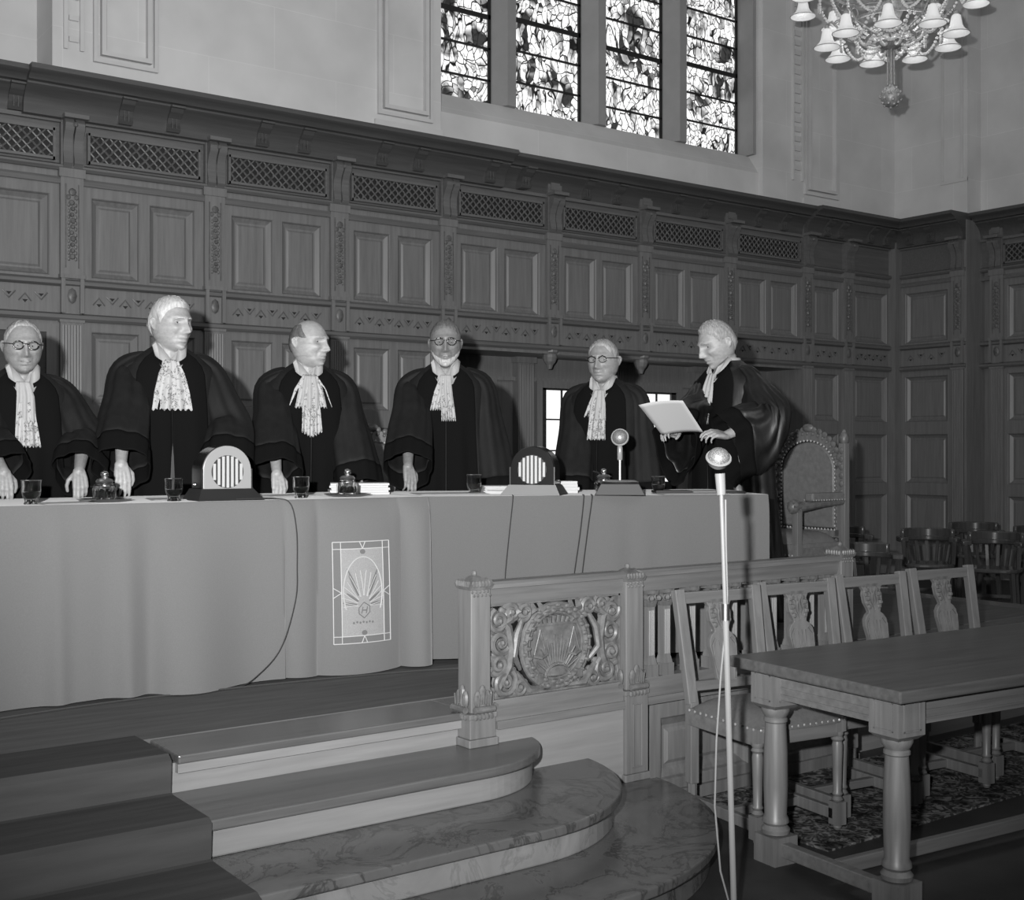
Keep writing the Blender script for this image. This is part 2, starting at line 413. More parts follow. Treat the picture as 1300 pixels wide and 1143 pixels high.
def pilaster(c, xf, par, low=True, zl=0, hw=.085, carve=True):
    mb = MB(); mb.xf = xf
    mb.box(c-hw, c+hw, -.02, .035, 2.81, 3.60); mb.box(c-hw-.012, c+hw+.012, -.02, .045, 3.55, 3.62)
    mb.box(c-hw+.012, c+hw-.012, -.02, .028, 2.52, 2.80)
    mb.box(c-hw, c-hw+.03, .02, .055, 2.53, 2.79); mb.box(c+hw-.03, c+hw, .02, .055, 2.53, 2.79)
    mb.box(c-hw-.008, c+hw+.008, -.02, .06, 2.79, 2.82)
    if low:
        mb.box(c-hw, c+hw, -.02, .03, .12, 2.52); mb.box(c-hw-.01, c+hw+.01, -.02, .045, 0, .14); mb.box(c-hw-.008, c+hw+.008, -.02, .04, 2.46, 2.50)
        n = 7
        for i in range(n):
            x = c-hw+.02+(2*hw-.04)*i/(n-1); mb.tube([(x, .031, .2), (x, .031, 2.44)], .0075, 5, False)
    else:                                              # turned pendant under the frieze
        mb.xf = None
        mb.lathe([(.02, -.14), (.035, -.10), (.06, -.07), (.075, -.03), (.07, 0), (.09, .02), (.09, .04)], xf((c, -.04, 2.44)), 10)
        mb.xf = xf
    mb.build('pilaster', W_WALL, par)
    if carve:
        mb = MB(); mb.xf = xf
        mb.box(c-.052, c-.044, .03, .042, 2.87, 3.5); mb.box(c+.044, c+.052, .03, .042, 2.87, 3.5)
        rr = random.Random(int(c*100))
        mb.ell((c, .04, 3.44), (.03, .014, .03), 8, 4); mb.ell((c-.03, .04, 3.40), (.018, .01, .02), 6, 4); mb.ell((c+.03, .04, 3.40), (.018, .01, .02), 6, 4)
        z = 3.36
        for i in range(10):
            s_ = .024 if i % 3 else .03
            mb.ell((c+rr.uniform(-.008, .008), .038, z), (s_*.8, .014, s_*.75), 6, 4)
            for q in (-1, 1): mb.ell((c+q*.026, .037, z-.018), (.012, .009, .017), 5, 3)
            z -= .045
        mb.ell((c, .036, 2.66), (.035, .012, .06), 8, 4)
        mb.build('carved_ornament', M_CARV, par, smooth=True)
    mb = MB(); mb.xf = xf                              # console bracket at the top
    pr = [(0, 3.62), (.05, 3.62), (.075, 3.65), (.07, 3.69), (.055, 3.74), (.06, 3.80), (.085, 3.86), (.115, 3.90), (.12, 3.94), (.10, 3.97), (0, 3.97)]
    for q0, q1 in ((-.072, -.006), (.006, .072)): mb.prism(pr, c+q0, c+q1, 'x')
    mb.box(c-.085, c+.085, -.02, .045, 3.62, 4.16); mb.ell((c, .12, 3.93), (.02, .02, .02), 6, 4); mb.box(c-.09, c+.09, -.02, .16, 3.97, 4.0)
    mb.box(c-.055, c+.055, .04, .056, 4.03, 4.11)
    mb.build('console_bracket', W_WALLH, par, smooth=True)

def rails(u0, u1, xf, par, jog=()):
    """horizontal mouldings, cove and cornice"""
    mb = MB(); mb.xf = xf
    mb.prism([(-.02, 3.60), (.03, 3.60), (.05, 3.62), (.05, 3.635), (.025, 3.65), (-.02, 3.66)], u0, u1, 'x')
    mb.prism([(-.02, 3.50), (.022, 3.50), (.03, 3.53), (.022, 3.55), (-.02, 3.55)], u0, u1, 'x')
    mb.prism([(-.02, 2.47), (.03, 2.47), (.05, 2.49), (.05, 2.515), (.02, 2.53), (-.02, 2.53)], u0, u1, 'x')
    mb.prism([(-.02, 2.73), (.02, 2.73), (.045, 2.745), (.045, 2.77), (.02, 2.79), (-.02, 2.79)], u0, u1, 'x')
    mb.prism([(-.02, 3.955), (.035, 3.955), (.035, 3.985), (-.02, 3.985)], u0, u1, 'x')
    mb.build('rail_moulding', W_WALLH, par, smooth=True)
    mb = MB(); mb.xf = xf; mb.add([(u0, 0, 3.62), (u1, 0, 3.62), (u1, 0, 4.0), (u0, 0, 4.0)], [(0, 1, 2, 3)]); mb.build('grille_frieze', W_FRZ, par)
def cornice(u0, u1, xf, off=0, name='trim_1'):
    mb = MB(); mb.xf = xf
    pr = [(a+(off if a > 0 else 0), z) for a, z in CORN]; n = len(pr)
    mb.add([(u0, *p) for p in pr]+[(u1, *p) for p in pr], [(i, i+1, n+i+1, n+i) for i in range(n-1)]+[tuple(range(n)), tuple(range(n, 2*n))])
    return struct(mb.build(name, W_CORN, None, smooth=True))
def small_brackets(a, b, xf, par):
    mb = MB(); o = .07 if (xf is RA0 or (2.3 < a < 6.2) or a > 11.0) else 0
    mb.xf = lambda p: xf((p[0], p[1]+o, p[2]))
    for t in (1/3., 2/3.):
        c = a+(b-a)*t
        mb.prism([(-.07, 3.99), (.05, 3.99), (.065, 4.01), (.05, 4.05), (.07, 4.09), (.12, 4.125), (.15, 4.165), (-.07, 4.165)], c-.05, c+.05, 'x')
        mb.ell((c, .10, 4.135), (.016, .016, .014), 6, 4); mb.box(c-.055, c+.055, 0, .17, 4.155, 4.17)
        mb.box(c-.02, c-.012, .04, .07, 4.01, 4.09); mb.box(c+.012, c+.02, .04, .07, 4.01, 4.09)
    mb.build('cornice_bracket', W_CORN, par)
def frieze_studs(a, b, xf, par):
    mb = MB(); mb.xf = xf; n = 8 if b-a > .9 else 4
    for i in range(n):
        x = a+.16+(b-a-.32)*(i+.5)/n; z = 2.665 if i % 2 else 2.615
        mb.mi = 1; mb.prism([(x-.02, z), (x+.02, z), (x, z-.022)], .0, .004, 'y')
        mb.mi = 0
        mb.tube([(x-.045, .002, 2.64+(.035 if i % 2 else -.035)), (x, .008, 2.64-(.02 if i % 2 else -.02)), (x+.045, .002, 2.64+(.035 if i % 2 else -.035))], .006, 5)
    mb.build('carved_frieze', [W_WALLH, M_LEAD], par)

wall_back = struct(MB().box(-3, 6.2, YW+.06, YW+.9, 0, 4.28).box(6.2, 11.0, YW+.06, YW+.9, 2.47, 4.28).box(6.2, 11.0, YW+.52, YW+.9, 0, 2.5).box(11.0, XR2+.3, YW+.06, YW+.9, 0, 4.28).build('wall_back', W_WALL))
PILB = PIL+[XR]
bays = [(PILB[i], PILB[i+1], not (6.0 < PILB[i] < 10.9)) for i in range(len(PILB)-1)]
wainscot_wall(wall_back, bays, BACK, -3, XR, 0)
rails(-.2, XR, BACK, wall_back)
for i, c in enumerate(PIL):
    pilaster(c, BACK, wall_back, low=not (6.2 < c < 11.0))
for a, b, low in bays:
    if b-a > .95: grille(a+.135, b-.14, 3.69, 3.885, BACK, wall_back, .012)
    frieze_studs(a, b, BACK, wall_back); small_brackets(a, b, BACK, wall_back)
MB().box(XR-.12, XR, YW-.1, YW, 0, 4.16).build('corner_post', W_WALL, wall_back)
# soffit and far frieze of the door recess
mb = MB()
mb.box(6.2, 10.97, YW-.02, YW+.52, 2.44, 2.475); mb.box(6.1, 6.2, YW-.0, YW+.52, 0, 2.47); mb.box(10.97, 11.07, YW-.0, YW+.52, 0, 2.47)
mb.box(6.2, 10.97, YW+.47, YW+.52, 2.2, 2.24)
mb.build('recess_lining', W_WALL, wall_back)
for c in (7.338, 8.536, 9.786):
    mb = MB(); mb.box(c-.1, c+.1, YW+.42, YW+.54, 0, 2.44)
    for i in range(6): mb.tube([(c-.08+.16*i/5, YW+.42, .2), (c-.08+.16*i/5, YW+.42, 2.36)], .01, 5, False)
    mb.box(c-.12, c+.12, YW+.40, YW+.54, 2.38, 2.44); mb.box(c-.12, c+.12, YW+.40, YW+.54, 0, .16)
    mb.build('fluted_column', W_WALL, wall_back)
cornice(-3, 2.37, BACK, 0, 'trim_1'); cornice(2.37, 6.70, BACK, .07, 'trim_2'); cornice(6.70, 10.97, BACK, 0, 'trim_3'); cornice(10.97, XR-.3, BACK, .07, 'trim_4')

# right wall : u runs from the corner towards the camera
RA = lambda p: (XR-p[1], YW-p[0], p[2]); RA0 = RA
RB = lambda p: (XR2-p[1], YW-p[0], p[2])
wall_right = struct(MB().box(XR+.06, XR+.8, YJ, YW+.9, 0, 4.28).box(XR2+.06, XR2+.8, -6, YJ, 0, 4.28).build('wall_right', W_WALL))
wainscot_wall(wall_right, [(.0, .9, True)], RA, 0, 1, 0)
bb = [(1.2+i*1.24, 1.2+(i+1)*1.24, True) for i in range(6)]
wainscot_wall(wall_right, bb, RB, 1, 8, 0)
rails(0, 1.01, RA, wall_right); rails(1.01, 8.6, RB, wall_right)
pilaster(.9, RA, wall_right)
MB().box(XR-.03, XR2+.05, YJ-.01, YJ+.03, 0, 4.2).build('wall_return', W_WALL, wall_right)
for a, b, l in bb:
    pilaster(a+.03 if a < 1.3 else a, RB, wall_right)
    grille(a+.14, b-.14, 3.69, 3.885, RB, wall_right, .012); small_brackets(a, b, RB, wall_right); frieze_studs(a, b, RB, wall_right)
small_brackets(.0, .9, RA, wall_right); frieze_studs(0, .9, RA, wall_right)
cornice(.3, 1.01, RA, .07, 'trim_5'); cornice(1.01, 8.6, RB, 0, 'trim_6')
mb = MB(); pr = [(a+(.07 if a > 0 else 0), z) for a, z in CORN]; n = len(pr)     # mitred corner piece
R3 = [[(XR-.3, YW-a, z) for a, z in pr], [(XR-a, YW-a, z) for a, z in pr], [(XR-a, YW-.3, z) for a, z in pr]]
mb.add([p for r in R3 for p in r], [(k*n+i, k*n+i+1, (k+1)*n+i+1, (k+1)*n+i) for k in (0, 1) for i in range(n-1)])
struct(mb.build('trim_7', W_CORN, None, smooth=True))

# upper stone walls
mb = MB(); S0 = YW+.0
mb.box(-3, 2.60, S0+.42, S0+.9, 4.28, 9.0); mb.box(2.60, 6.05, S0, S0+.9, 4.28, 9.0); mb.box(6.05, 10.33, S0+.06, S0+.9, 4.28, 4.62)
mb.box(6.05, 10.33, S0, S0+.9, 8.3, 9.0); mb.box(10.33, XR2+.8, S0, S0+.9, 4.28, 9.0)
mb.add([(6.05, S0+.06, 4.62), (10.33, S0+.06, 4.62), (10.33, S0+.22, 4.84), (6.05, S0+.22, 4.84), (6.05, S0+.9, 4.84), (10.33, S0+.9, 4.84)], [(0, 1, 2, 3), (3, 2, 5, 4)])
struct(mb.build('wall_back_upper', M_ASH))
wbu = bpy.data.objects['wall_back_upper']
mb = MB()
def stonepanel(x0, x1, z0, z1, xf=None):
    mb.xf = xf
    for a, b_, h in ((0, .03, .03), (.055, .035, .05)):
        for bx in ((x0+a, x1-a, z0+a, z0+a+b_), (x0+a, x0+a+b_, z0+a+b_, z1), (x1-a-b_, x1-a, z0+a+b_, z1)):
            mb.box(bx[0], bx[1], S0-h, S0+.01, bx[2], bx[3])
    mb.xf = None
stonepanel(2.90, 3.40, 4.46, 8.8); stonepanel(5.38, 5.95, 4.47, 8.8); stonepanel(11.02, 11.62, 4.46, 8.8)
mb.box(2.68, 2.71, S0-.02, S0+.01, 4.52, 8.8); mb.box(2.80, 2.83, S0-.02, S0+.01, 4.52, 8.8)
for i in range(26): mb.box(2.72, 2.79, S0-.018, S0+.01, 4.58+i*.16, 4.62+i*.16)
mb.box(5.35, 6.06, S0-.025, S0+.01, 4.28, 4.42); mb.box(11.0, 11.66, S0-.02, S0+.01, 4.28, 4.42)
for i in range(30): mb.box(10.85, 10.95, S0-.02, S0+.01, 4.72+i*.11, 4.78+i*.11)
mb.box(10.81, 10.83, S0-.03, S0+.01, 4.6, 8.8); mb.box(10.97, 10.99, S0-.03, S0+.01, 4.6, 8.8)
mb.build('pilaster_relief', M_STONE, wbu)
mb = MB()
mb.box(XR, XR+.9, YJ, YW+.4, 4.28, 9.0); mb.box(XR2, XR2+.9, -6, YJ, 4.28, 9.0)
wru = struct(mb.build('wall_right_upper', M_ASH))
mb = MB(); mb.box(XR-.02, XR+.01, 8.70, 8.73, 4.7, 8.8); mb.box(XR-.02, XR+.01, 8.44, 8.47, 4.7, 8.8); mb.box(XR-.012, XR+.01, 8.39, 8.75, 4.66, 4.70)
mb.build('pilaster_relief', M_STONE, wru)

# tall stained-glass window : four lights
LT = [(6.055, 6.842), (7.096, 7.973), (8.258, 9.113), (9.406, 10.281)]
mb = MB()
edges = [6.842, 7.096, 7.973, 8.258, 9.113, 9.406]
for a, b in ((6.842, 7.096), (7.973, 8.258), (9.113, 9.406)):
    m = (a+b)/2
    mb.prism([(a, S0+.32), (m-.05, S0+.16), (m+.05, S0+.16), (b, S0+.32), (b, S0+.5), (a, S0+.5)], 4.84, 8.3, 'z')
mb.box(6.05, 6.055, S0+.1, S0+.5, 4.84, 8.3); mb.box(10.281, 10.33, S0+.1, S0+.5, 4.84, 8.3)
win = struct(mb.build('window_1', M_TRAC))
for i, (a, b) in enumerate(LT):
    mb = MB(); mb.add([(a, S0+.36, 4.84), (b, S0+.36, 4.84), (b, S0+.36, 8.3), (a, S0+.36, 8.3)], [(0, 1, 2, 3)]); mb.build('window_pane', M_STAIN, win)
    mb = MB(); z = 5.10+(.05 if i % 2 else 0)
    k = 0
    while z < 8.3:
        t = .022 if k % 3 == 2 else .009
        mb.box(a, b, S0+.335, S0+.355, z-t, z+t); z += .31; k += 1
    mb.box(a, a+.012, S0+.335, S0+.355, 4.84, 8.3); mb.box(b-.03, b, S0+.335, S0+.355, 4.84, 8.3)
    mb.build('glazing_bar', M_LEAD, win)

# doors of the recess
def door(n, x0, x1, glass):
    y = YW+.5
    mb = MB(); mb.box(x0-.07, x0, y-.06, y+.03, 0, 2.21); mb.box(x1, x1+.07, y-.06, y+.03, 0, 2.21); mb.box(x0, x1, y-.06, y+.03, 2.14, 2.21)
    d = struct(mb.build('door_%d' % n, W_WALL, None))
    mb = MB()
    if glass:
        panelled(mb, x0, x1, 0, 2.14, 0, [(x0+.07, x1-.07, .2, 1.0)])
        mb2 = MB()
        for bx in ((x0, x1, 0, .2), (x0, x1, 1.0, 1.16), (x0, x0+.07, .2, 2.14), (x1-.07, x1, .2, 2.14), (x0, x1, 2.12, 2.14), (x0+.07, x1-.07, .2, 1.0)):
            mb2.box(bx[0], bx[1], y-.03, y+.02, bx[2], bx[3])
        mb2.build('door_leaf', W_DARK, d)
        g_ = MB(); g_.add([(x0+.07, y, 1.16), (x1-.07, y, 1.16), (x1-.07, y, 2.12), (x0+.07, y, 2.12)], [(0, 1, 2, 3)]); g_.build('window_pane', M_PANE, d)
        b_ = MB(); w_ = (x1-x0-.14)
        for t in (1/3., 2/3.): b_.box(x0+.07+w_*t-.008, x0+.07+w_*t+.008, y-.02, y-.002, 1.16, 2.12)
        for z in (1.5, 1.82): b_.box(x0+.07, x1-.07, y-.02, y-.002, z-.008, z+.008)
        b_.build('glazing_bar', M_LEAD, d)
    else:
        mb.xf = lambda p: (p[0], y-p[1], p[2])
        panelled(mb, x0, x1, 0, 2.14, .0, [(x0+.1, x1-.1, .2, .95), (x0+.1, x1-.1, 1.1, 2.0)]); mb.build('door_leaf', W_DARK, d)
    h = MB(); h.tube([(x0+.05, y-.04, 1.05), (x0+.05, y-.09, 1.05), (x0+.15, y-.09, 1.05)], .01, 6); h.build('door_handle', M_BRASS, d)
door(1, 6.32, 6.92, False); door(2, 7.56, 8.34, True); door(3, 8.68, 9.45, True); door(4, 10.0, 10.75, False)
# dark doorway left, behind the first judge
mb = MB(); mb.box(1.75, 1.82, YW-.03, YW+.02, 0, 2.44); mb.box(2.55, 2.62, YW-.03, YW+.02, 0, 2.44); mb.box(1.82, 2.55, YW-.03, YW+.02, 2.38, 2.44)
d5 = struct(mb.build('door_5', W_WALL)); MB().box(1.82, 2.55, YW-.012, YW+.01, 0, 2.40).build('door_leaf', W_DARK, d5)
MB().tube([(1.9, YW-.02, 1.05), (1.9, YW-.07, 1.05), (2.0, YW-.07, 1.05)], .01, 6).build('door_handle', M_BRASS, d5)

# ------------------------------------------------------------------ platform and steps
YP = 3.87; EX = 2.45
mb = MB(); mb.box(-3, 7.3, YP, 7.6, .0, .47); struct(mb.build("floor_platform", W_PALE))
mb = MB(); mb.box(1.46, 2.60, YP-.03, YP+.24, .47, .5); mb.box(2.60, 7.33, YP+.01, YP+.24, .47, .5); mb.box(7.1, 7.33, YP+.24, 7.6, .47, .5); mb.build('platform_border', W_STEP, bpy.data.objects['floor_platform'], bevel=.006)
mb = MB(); mb.box(-3, 7.1, YP+.24, 7.6, .47, .503); struct(mb.build('floor_carpet', M_CARP))
MB().box(1.46, 2.60, YP-.025, YP, .44, .47).build('nosing_fascia', W_PALE, bpy.data.objects['floor_platform'])
mb = MB(); mb.box(2.60, 3.40, 3.80, YP+.02, 0, .47); struct(mb.build('baseboard_platform', W_PALE))
def step(name, r, ztop, th, mt, mr, x0=-3):
    ry = r*(1.0 if r > .5 else .84)
    def outline(r, ry):
        P = [(x0, YP)]+[(x0, YP-ry)]
        for i in range(19):
            a = PI/2*i/18; P.append((EX+r*math.sin(a), YP-ry*math.cos(a)))
        return P
    mb = MB(); mb.mi = 1; mb.prism(outline(r-.03, ry-.03), 0 if ztop < .2 else ztop-.125, ztop-th, 'z')
    mb.mi = 0; mb.prism(outline(r, ry), ztop-th, ztop, 'z')
    return struct(mb.build(name, [mt, mr], None, bevel=.006))
step('floor_step', .43, .375, .035, W_STEP, W_PALE)
step('floor_step_marble', .71, .25, .035, M_MARB, M_MARBW)
step('floor_step_marble_low', 1.06, .125, .035, M_MARB, M_MARB)
# carpet runner lying over the steps
prof = [(YP+.3, .503), (YP-.02, .506), (YP-.045, .49), (YP-.04, .385), (YP-.06, .381), (YP-.355, .381), (YP-.378, .37), (YP-.372, .262), (YP-.39, .256), (YP-.70, .256), (YP-.728, .245), (YP-.722, .135), (YP-.74, .131), (YP-1.05, .131), (YP-1.078, .12), (YP-1.075, .012), (YP-1.1, .006), (YP-1.5, .006)]
mb = MB(); n = len(prof)
mb.add([(-3, *p) for p in prof]+[(1.43, *p) for p in prof], [(i, i+1, n+i+1, n+i) for i in range(n-1)])
run = mb.build('carpet_runner', M_RUN, None, solid=.008); tag(run, 'dark carpet runner lying over the left part of the platform steps', 'carpet')
rug = MB().box(3.62, 9.0, 2.97, 3.76, 0, .008).build('patterned_rug', M_RUG); tag(rug, 'patterned oriental rug under the carved-back chairs by the table', 'rug')

# ================================================================== BALUSTRADE
YB = 3.80
BALU = thing('balustrade', 'carved oak balustrade on the platform edge with crest panel and row of balusters', 'balustrade', (2.625, YB+.045, 0))
BL = Vector((2.625, YB+.045, 0))
def post(x, y, z0, zt, hw, label):
    h = zt-z0; zs = .5-z0                                  # height of the platform on this post
    mb = MB(); b0 = zs-.02; mb.box(-hw, hw, -hw, hw, b0+.02, h-.05); t = mb.build('newel_post', W_FURN, BALU, bevel=.004); t.location = Vector((x, y, z0))-BL
    mb = MB()
    mb.box(-hw-.022, hw+.022, -hw-.022, hw+.022, 0, .03); b0 = zs-.02
    mb.box(-hw-.014, hw+.014, -hw-.014, hw+.014, .03, b0)
    if b0 > .12:
        for s_ in (-1,):
            mb.box(-hw*.55, hw*.55, -hw-.02, -hw-.014, .055, .061); mb.box(-hw*.55, hw*.55, -hw-.02, -hw-.014, b0-.04, b0-.034)
            mb.box(-hw*.55, -hw*.55+.006, -hw-.02, -hw-.014, .055, b0-.034); mb.box(hw*.55-.006, hw*.55, -hw-.02, -hw-.014, .055, b0-.034)
    mb.box(-hw-.018, hw+.018, -hw-.018, hw+.018, b0, b0+.02)
    mb.build('plinth', W_FURN, t, bevel=.003)
    mb = MB(); mb.frust((0, 0, h-.05), hw+.004, hw+.004, .02, hw+.01, hw+.01); mb.frust((0, 0, h-.03), hw+.008, hw+.008, .03, .012, .012)
    mb.ell((0, 0, h+.008), (.011, .011, .013), 8, 6)
    for i in range(6):
        q = -hw+(i+.5)*2*hw/6
        for a, b in ((q, -hw-.006), (q, hw+.006), (-hw-.006, q), (hw+.006, q)): mb.ell((a, b, h-.028), (.009, .009, .014), 6, 4)
    for i in range(5):
        q = -hw+(i+.5)*2*hw/5
        for k in (0, 1): mb.ell((q+(.004 if k else -.004), -hw-.001, h-.058-.014*k), (.006, .005, .006), 6, 4)
    mb.build('carved_cap', M_CARV, t, smooth=True)
    mb = MB()                                          # acanthus at the foot of the shaft
    for (fx, fy) in ((0, -1), (-1, 0), (1, 0)):
        px, py = fx*(hw+.010), fy*(hw+.010)
        tx, ty = (1, 0) if fy else (0, 1)
        for k in (-1, 0, 1):
            x0, y0 = px+tx*k*.022, py+ty*k*.022; zz = b0+.085-.014*abs(k)
            mb.ell((x0, y0, zz), (.017 if fy else .013, .013 if fy else .017, .042-.006*abs(k)), 8, 6)
            for e in (-1, 1): mb.tube([(x0+fx*.012+tx*e*.006, y0+fy*.012+ty*e*.006, zz-.03), (x0+fx*.014+tx*e*.009, y0+fy*.014+ty*e*.009, zz+.02)], .003, 5)
        mb.tube([(px+fx*.014-tx*.045, py+fy*.014-ty*.045, b0+.036), (px+fx*.014+tx*.045, py+fy*.014+ty*.045, b0+.036)], .013, 10)
        for k in range(5): 
            q = -hw+(k+.5)*2*hw/5
            mb.ell((q if fy else fx*(hw+.02), fy*(hw+.02) if fy else q, b0+.008), (.008, .008, .012), 6, 4)
        mb.ell((fx*(hw+.012), fy*(hw+.012), b0+.04), (.035 if fy else .014, .014 if fy else .035, .018), 8, 5)
    mb.build('acanthus_carving', M_CARV, t, smooth=True)
    return t
post(2.625, YB+.045, .375, 1.015, .045, 'carved oak newel post at the left end of the balustrade, on the top step')
post(3.40, YB+.045, .125, 1.0, .048, 'middle oak newel post between the carved crest panel and the balusters')
post(4.77, YB+.045, .0, 1.03, .045, 'far right oak newel post of the balustrade in front of the armchair')
def handrail(x0, x1, lab):
    mb = MB(); y = YB+.045
    mb.prism([(y-.035, .975), (y+.035, .975), (y+.035, .955), (y+.02, .90), (y-.02, .90), (y-.03, .94)], x0, x1, 'x')
    mb.prism([(y-.05, .965), (y+.05, .965), (y+.05, .98), (y+.035, .99), (y-.035, .99), (y-.05, .98)], x0, x1, 'x')
    o = mb.build('handrail', W_FURNH, BALU); o.location = -BL; return o
handrail(2.67, 3.352, 'moulded oak handrail above the carved crest panel')
handrail(3.448, 4.725, 'long moulded oak handrail above the balusters behind the chairs')
def base_rail(x0, x1, lab):
    mb = MB(); y = YB+.045
    mb.prism([(y-.05, .46), (y+.05, .46), (y+.05, .51), (y+.03, .535), (y-.03, .535), (y-.04, .52), (y-.05, .50)], x0, x1, 'x')
    mb.prism([(y-.065, .43), (y-.03, .43), (y-.03, .46), (y-.06, .46)], x0, x1, 'x')
    o = mb.build('base_rail', W_FURNH, BALU); o.location = -BL; return o
base_rail(2.69, 3.335, 'moulded oak bottom rail below the carved crest panel'); base_rail(3.465, 4.71, 'moulded oak bottom rail carrying the row of balusters')
# carved openwork crest panel
mb = MB(); PW = .335; PH = .365
for bx in ((-PW, PW, 0, .008), (-PW, PW, PH-.008, PH), (-PW, -PW+.008, 0, PH), (PW-.008, PW, 0, PH)): mb.box(bx[0], bx[1], -.015, .015, bx[2], bx[3])
t = mb.build('carved_panel', M_CARV, BALU); t.location = Vector((3.012, YB+.045, .535))-BL
CX, CZ = 0.0, .185
def spiral(mb, cx, cz, r0, a0, turns, s, y=-.01, th=.014, tail=None):
    P = []; R = []; n = int(18*turns)
    for i in range(n+1):
        k = i/n; a = a0+s*2*PI*turns*k; r = r0*(1-k)**.8+.003
        P.append((cx+r*math.cos(a), y-.012*k, cz+r*math.sin(a))); R.append(th*(1-.45*k))
    if tail: P = tail+P; R = [th*.7]*len(tail)+R
    mb.tube(P, R, 7); mb.ell((cx, y-.018, cz), (.012, .012, .012), 8, 5)
mb = MB()
SC = [(-.285, .30, .042, 1), (-.275, .215, .046, -1), (-.285, .13, .036, 1), (-.255, .06, .055, -1), (-.185, .035, .03, 1), (-.225, .33, .03, -1), (-.165, .325, .03, 1)]
for q in (1, -1):
    mb = MB()
    for x, z, r, s in SC:
        spiral(mb, q*x, z, r, random.uniform(0, 6), 1.6, s*q, th=.015)
        mb.ell((q*x, .004, z), (r*.9, .006, r*.9), 12, 6)
        for k in range(7):                              # leaf lobes round each scroll
            a = random.uniform(0, 2*PI); mb.ell((q*x+r*1.1*math.cos(a), -.004, min(max(z+r*1.1*math.sin(a), .012), .352)), (.020, .013, .016), 7, 5)
    mb.tube([(q*.30, 0, .34), (q*.24, -.012, .27), (q*.225, -.012, .19), (q*.235, -.012, .12), (q*.29, -.01, .02)], [.012, .020, .020, .020, .012], 7)
    mb.tube([(q*.19, 0, .35), (q*.23, -.014, .30), (q*.30, -.012, .26)], [.008, .018, .008], 7)
    mb.tube([(q*.06, 0, .015), (q*.14, -.014, .02), (q*.20, -.012, .09)], [.012, .018, .012], 7)
    mb.tube([(q*.17, 0, .10), (q*.215, -.02, .16), (q*.20, -.02, .24), (q*.16, -.01, .31)], [.008, .016, .016, .008], 7)
    for k in range(5): mb.tube([(q*(.08+.035*k), 0, .355), (q*(.07+.04*k), -.018, .33), (q*(.09+.045*k), -.008, .31)], [.008, .016, .007], 6)
    mb.build('acanthus_scroll', M_CARV, t, smooth=True)
mb = MB()
for rr_, th in ((.165, .012), (.150, .016), (.132, .007)):
    mb.tube([(CX+rr_*1.02*math.cos(a), -.008, CZ-.005+rr_*math.sin(a)) for a in [2*PI*i/48 for i in range(48)]], th, 8, closed=True)
for i in range(44):
    a = 2*PI*i/44; rr_ = .15+(.012 if i % 2 else -.008)
    mb.ell((CX+rr_*1.02*math.cos(a), -.024, CZ-.005+rr_*math.sin(a)), (.012, .009, .009), 6, 4)
for q in (1, -1):
    for k in range(3): mb.box(q*.10+k*.008-.003, q*.10+k*.008+.003, -.034, -.005, .045, .078)
mb.build('wreath', M_CARV, t, smooth=True)
mb = MB()
mb.prism([(.14*math.cos(a), .18+.14*math.sin(a)) for a in [2*PI*i/32 for i in range(32)]], .002, .008, 'y')
mb.box(-.09, .09, -.010, .004, .10, .27); mb.box(-.105, .105, -.018, .0, .262, .272)
for k in range(15):                                    # rays rising from the half sun
    a = PI*(.10+.8*k/14); L = .125 if k % 2 else .155
    mb.tube([(.055*math.cos(a), -.016, .075+.04*math.sin(a)), (L*.72*math.cos(a), -.024, .08+L*math.sin(a)*.95)], [.006, .0035], 5)
for k in range(8): mb.tube([(-.075+.021*k, -.012, .27), (-.085+.024*k, -.016, .305-.006*abs(k-3.5))], [.008, .010], 6)
for q in (-1, 1):                                      # pans of the scales hung on cords
    for e in (-.03, .03): mb.tube([(q*.085, -.02, .25), (q*.085+e, -.02, .15)], .002, 4)
    mb.tube([(q*.085-.035, -.02, .148), (q*.085, -.03, .138), (q*.085+.035, -.02, .148)], .006, 6)
mb.tube([(.06*math.cos(a), -.022, .062+.045*math.sin(a)) for a in [PI*i/12 for i in range(13)]], .006, 6)
mb.add([(0, -.03, .062)]+[(.05*math.cos(PI*i/12), -.018, .062+.036*math.sin(PI*i/12)) for i in range(13)], [(0, i, i+1) for i in range(1, 13)])
for k in range(9): mb.ell((.062*math.cos(PI*k/8), -.026, .062+.047*math.sin(PI*k/8)), (.005, .005, .005), 5, 4)
for k in range(6): mb.tube([(-.09+.036*k, -.012, .045), (-.072+.036*k, -.02, .03), (-.054+.036*k, -.012, .045)], .006, 6)
mb.build('scales_and_sun', M_CARV, t, smooth=True)
# balusters
bx_ = [3.52, 3.61, 3.76, 3.89, 4.02, 4.15, 4.28, 4.41, 4.54, 4.65]
mb = MB(); mb.box(-.03, .03, -.03, .03, 0, .05); mb.frust((0, 0, .05), .026, .026, .03, .02, .02); mb.box(-.019, .019, -.019, .019, .07, .30)
for q in (-.012, -.004, .004, .012): mb.tube([(q, -.0195, .09), (q, -.0195, .28)], .0025, 4, False)
bal = mb.build('baluster', W_FURN, BALU); bal.location = Vector((bx_[0], YB+.045, .535))-BL
mb = MB(); mb.frust((0, 0, .295), .021, .021, .03, .028, .028); mb.box(-.032, .032, -.03, .03, .35, .366)
for q in (-1, 1): spiral(mb, q*.02, .335, .012, 0, 1.2, q, y=-.025, th=.005); mb.ell((q*.02, 0, .335), (.014, .028, .015), 7, 5)
mb.ell((0, -.024, .325), (.009, .009, .014), 6, 4); mb.build('capital', M_CARV, bal, smooth=True)
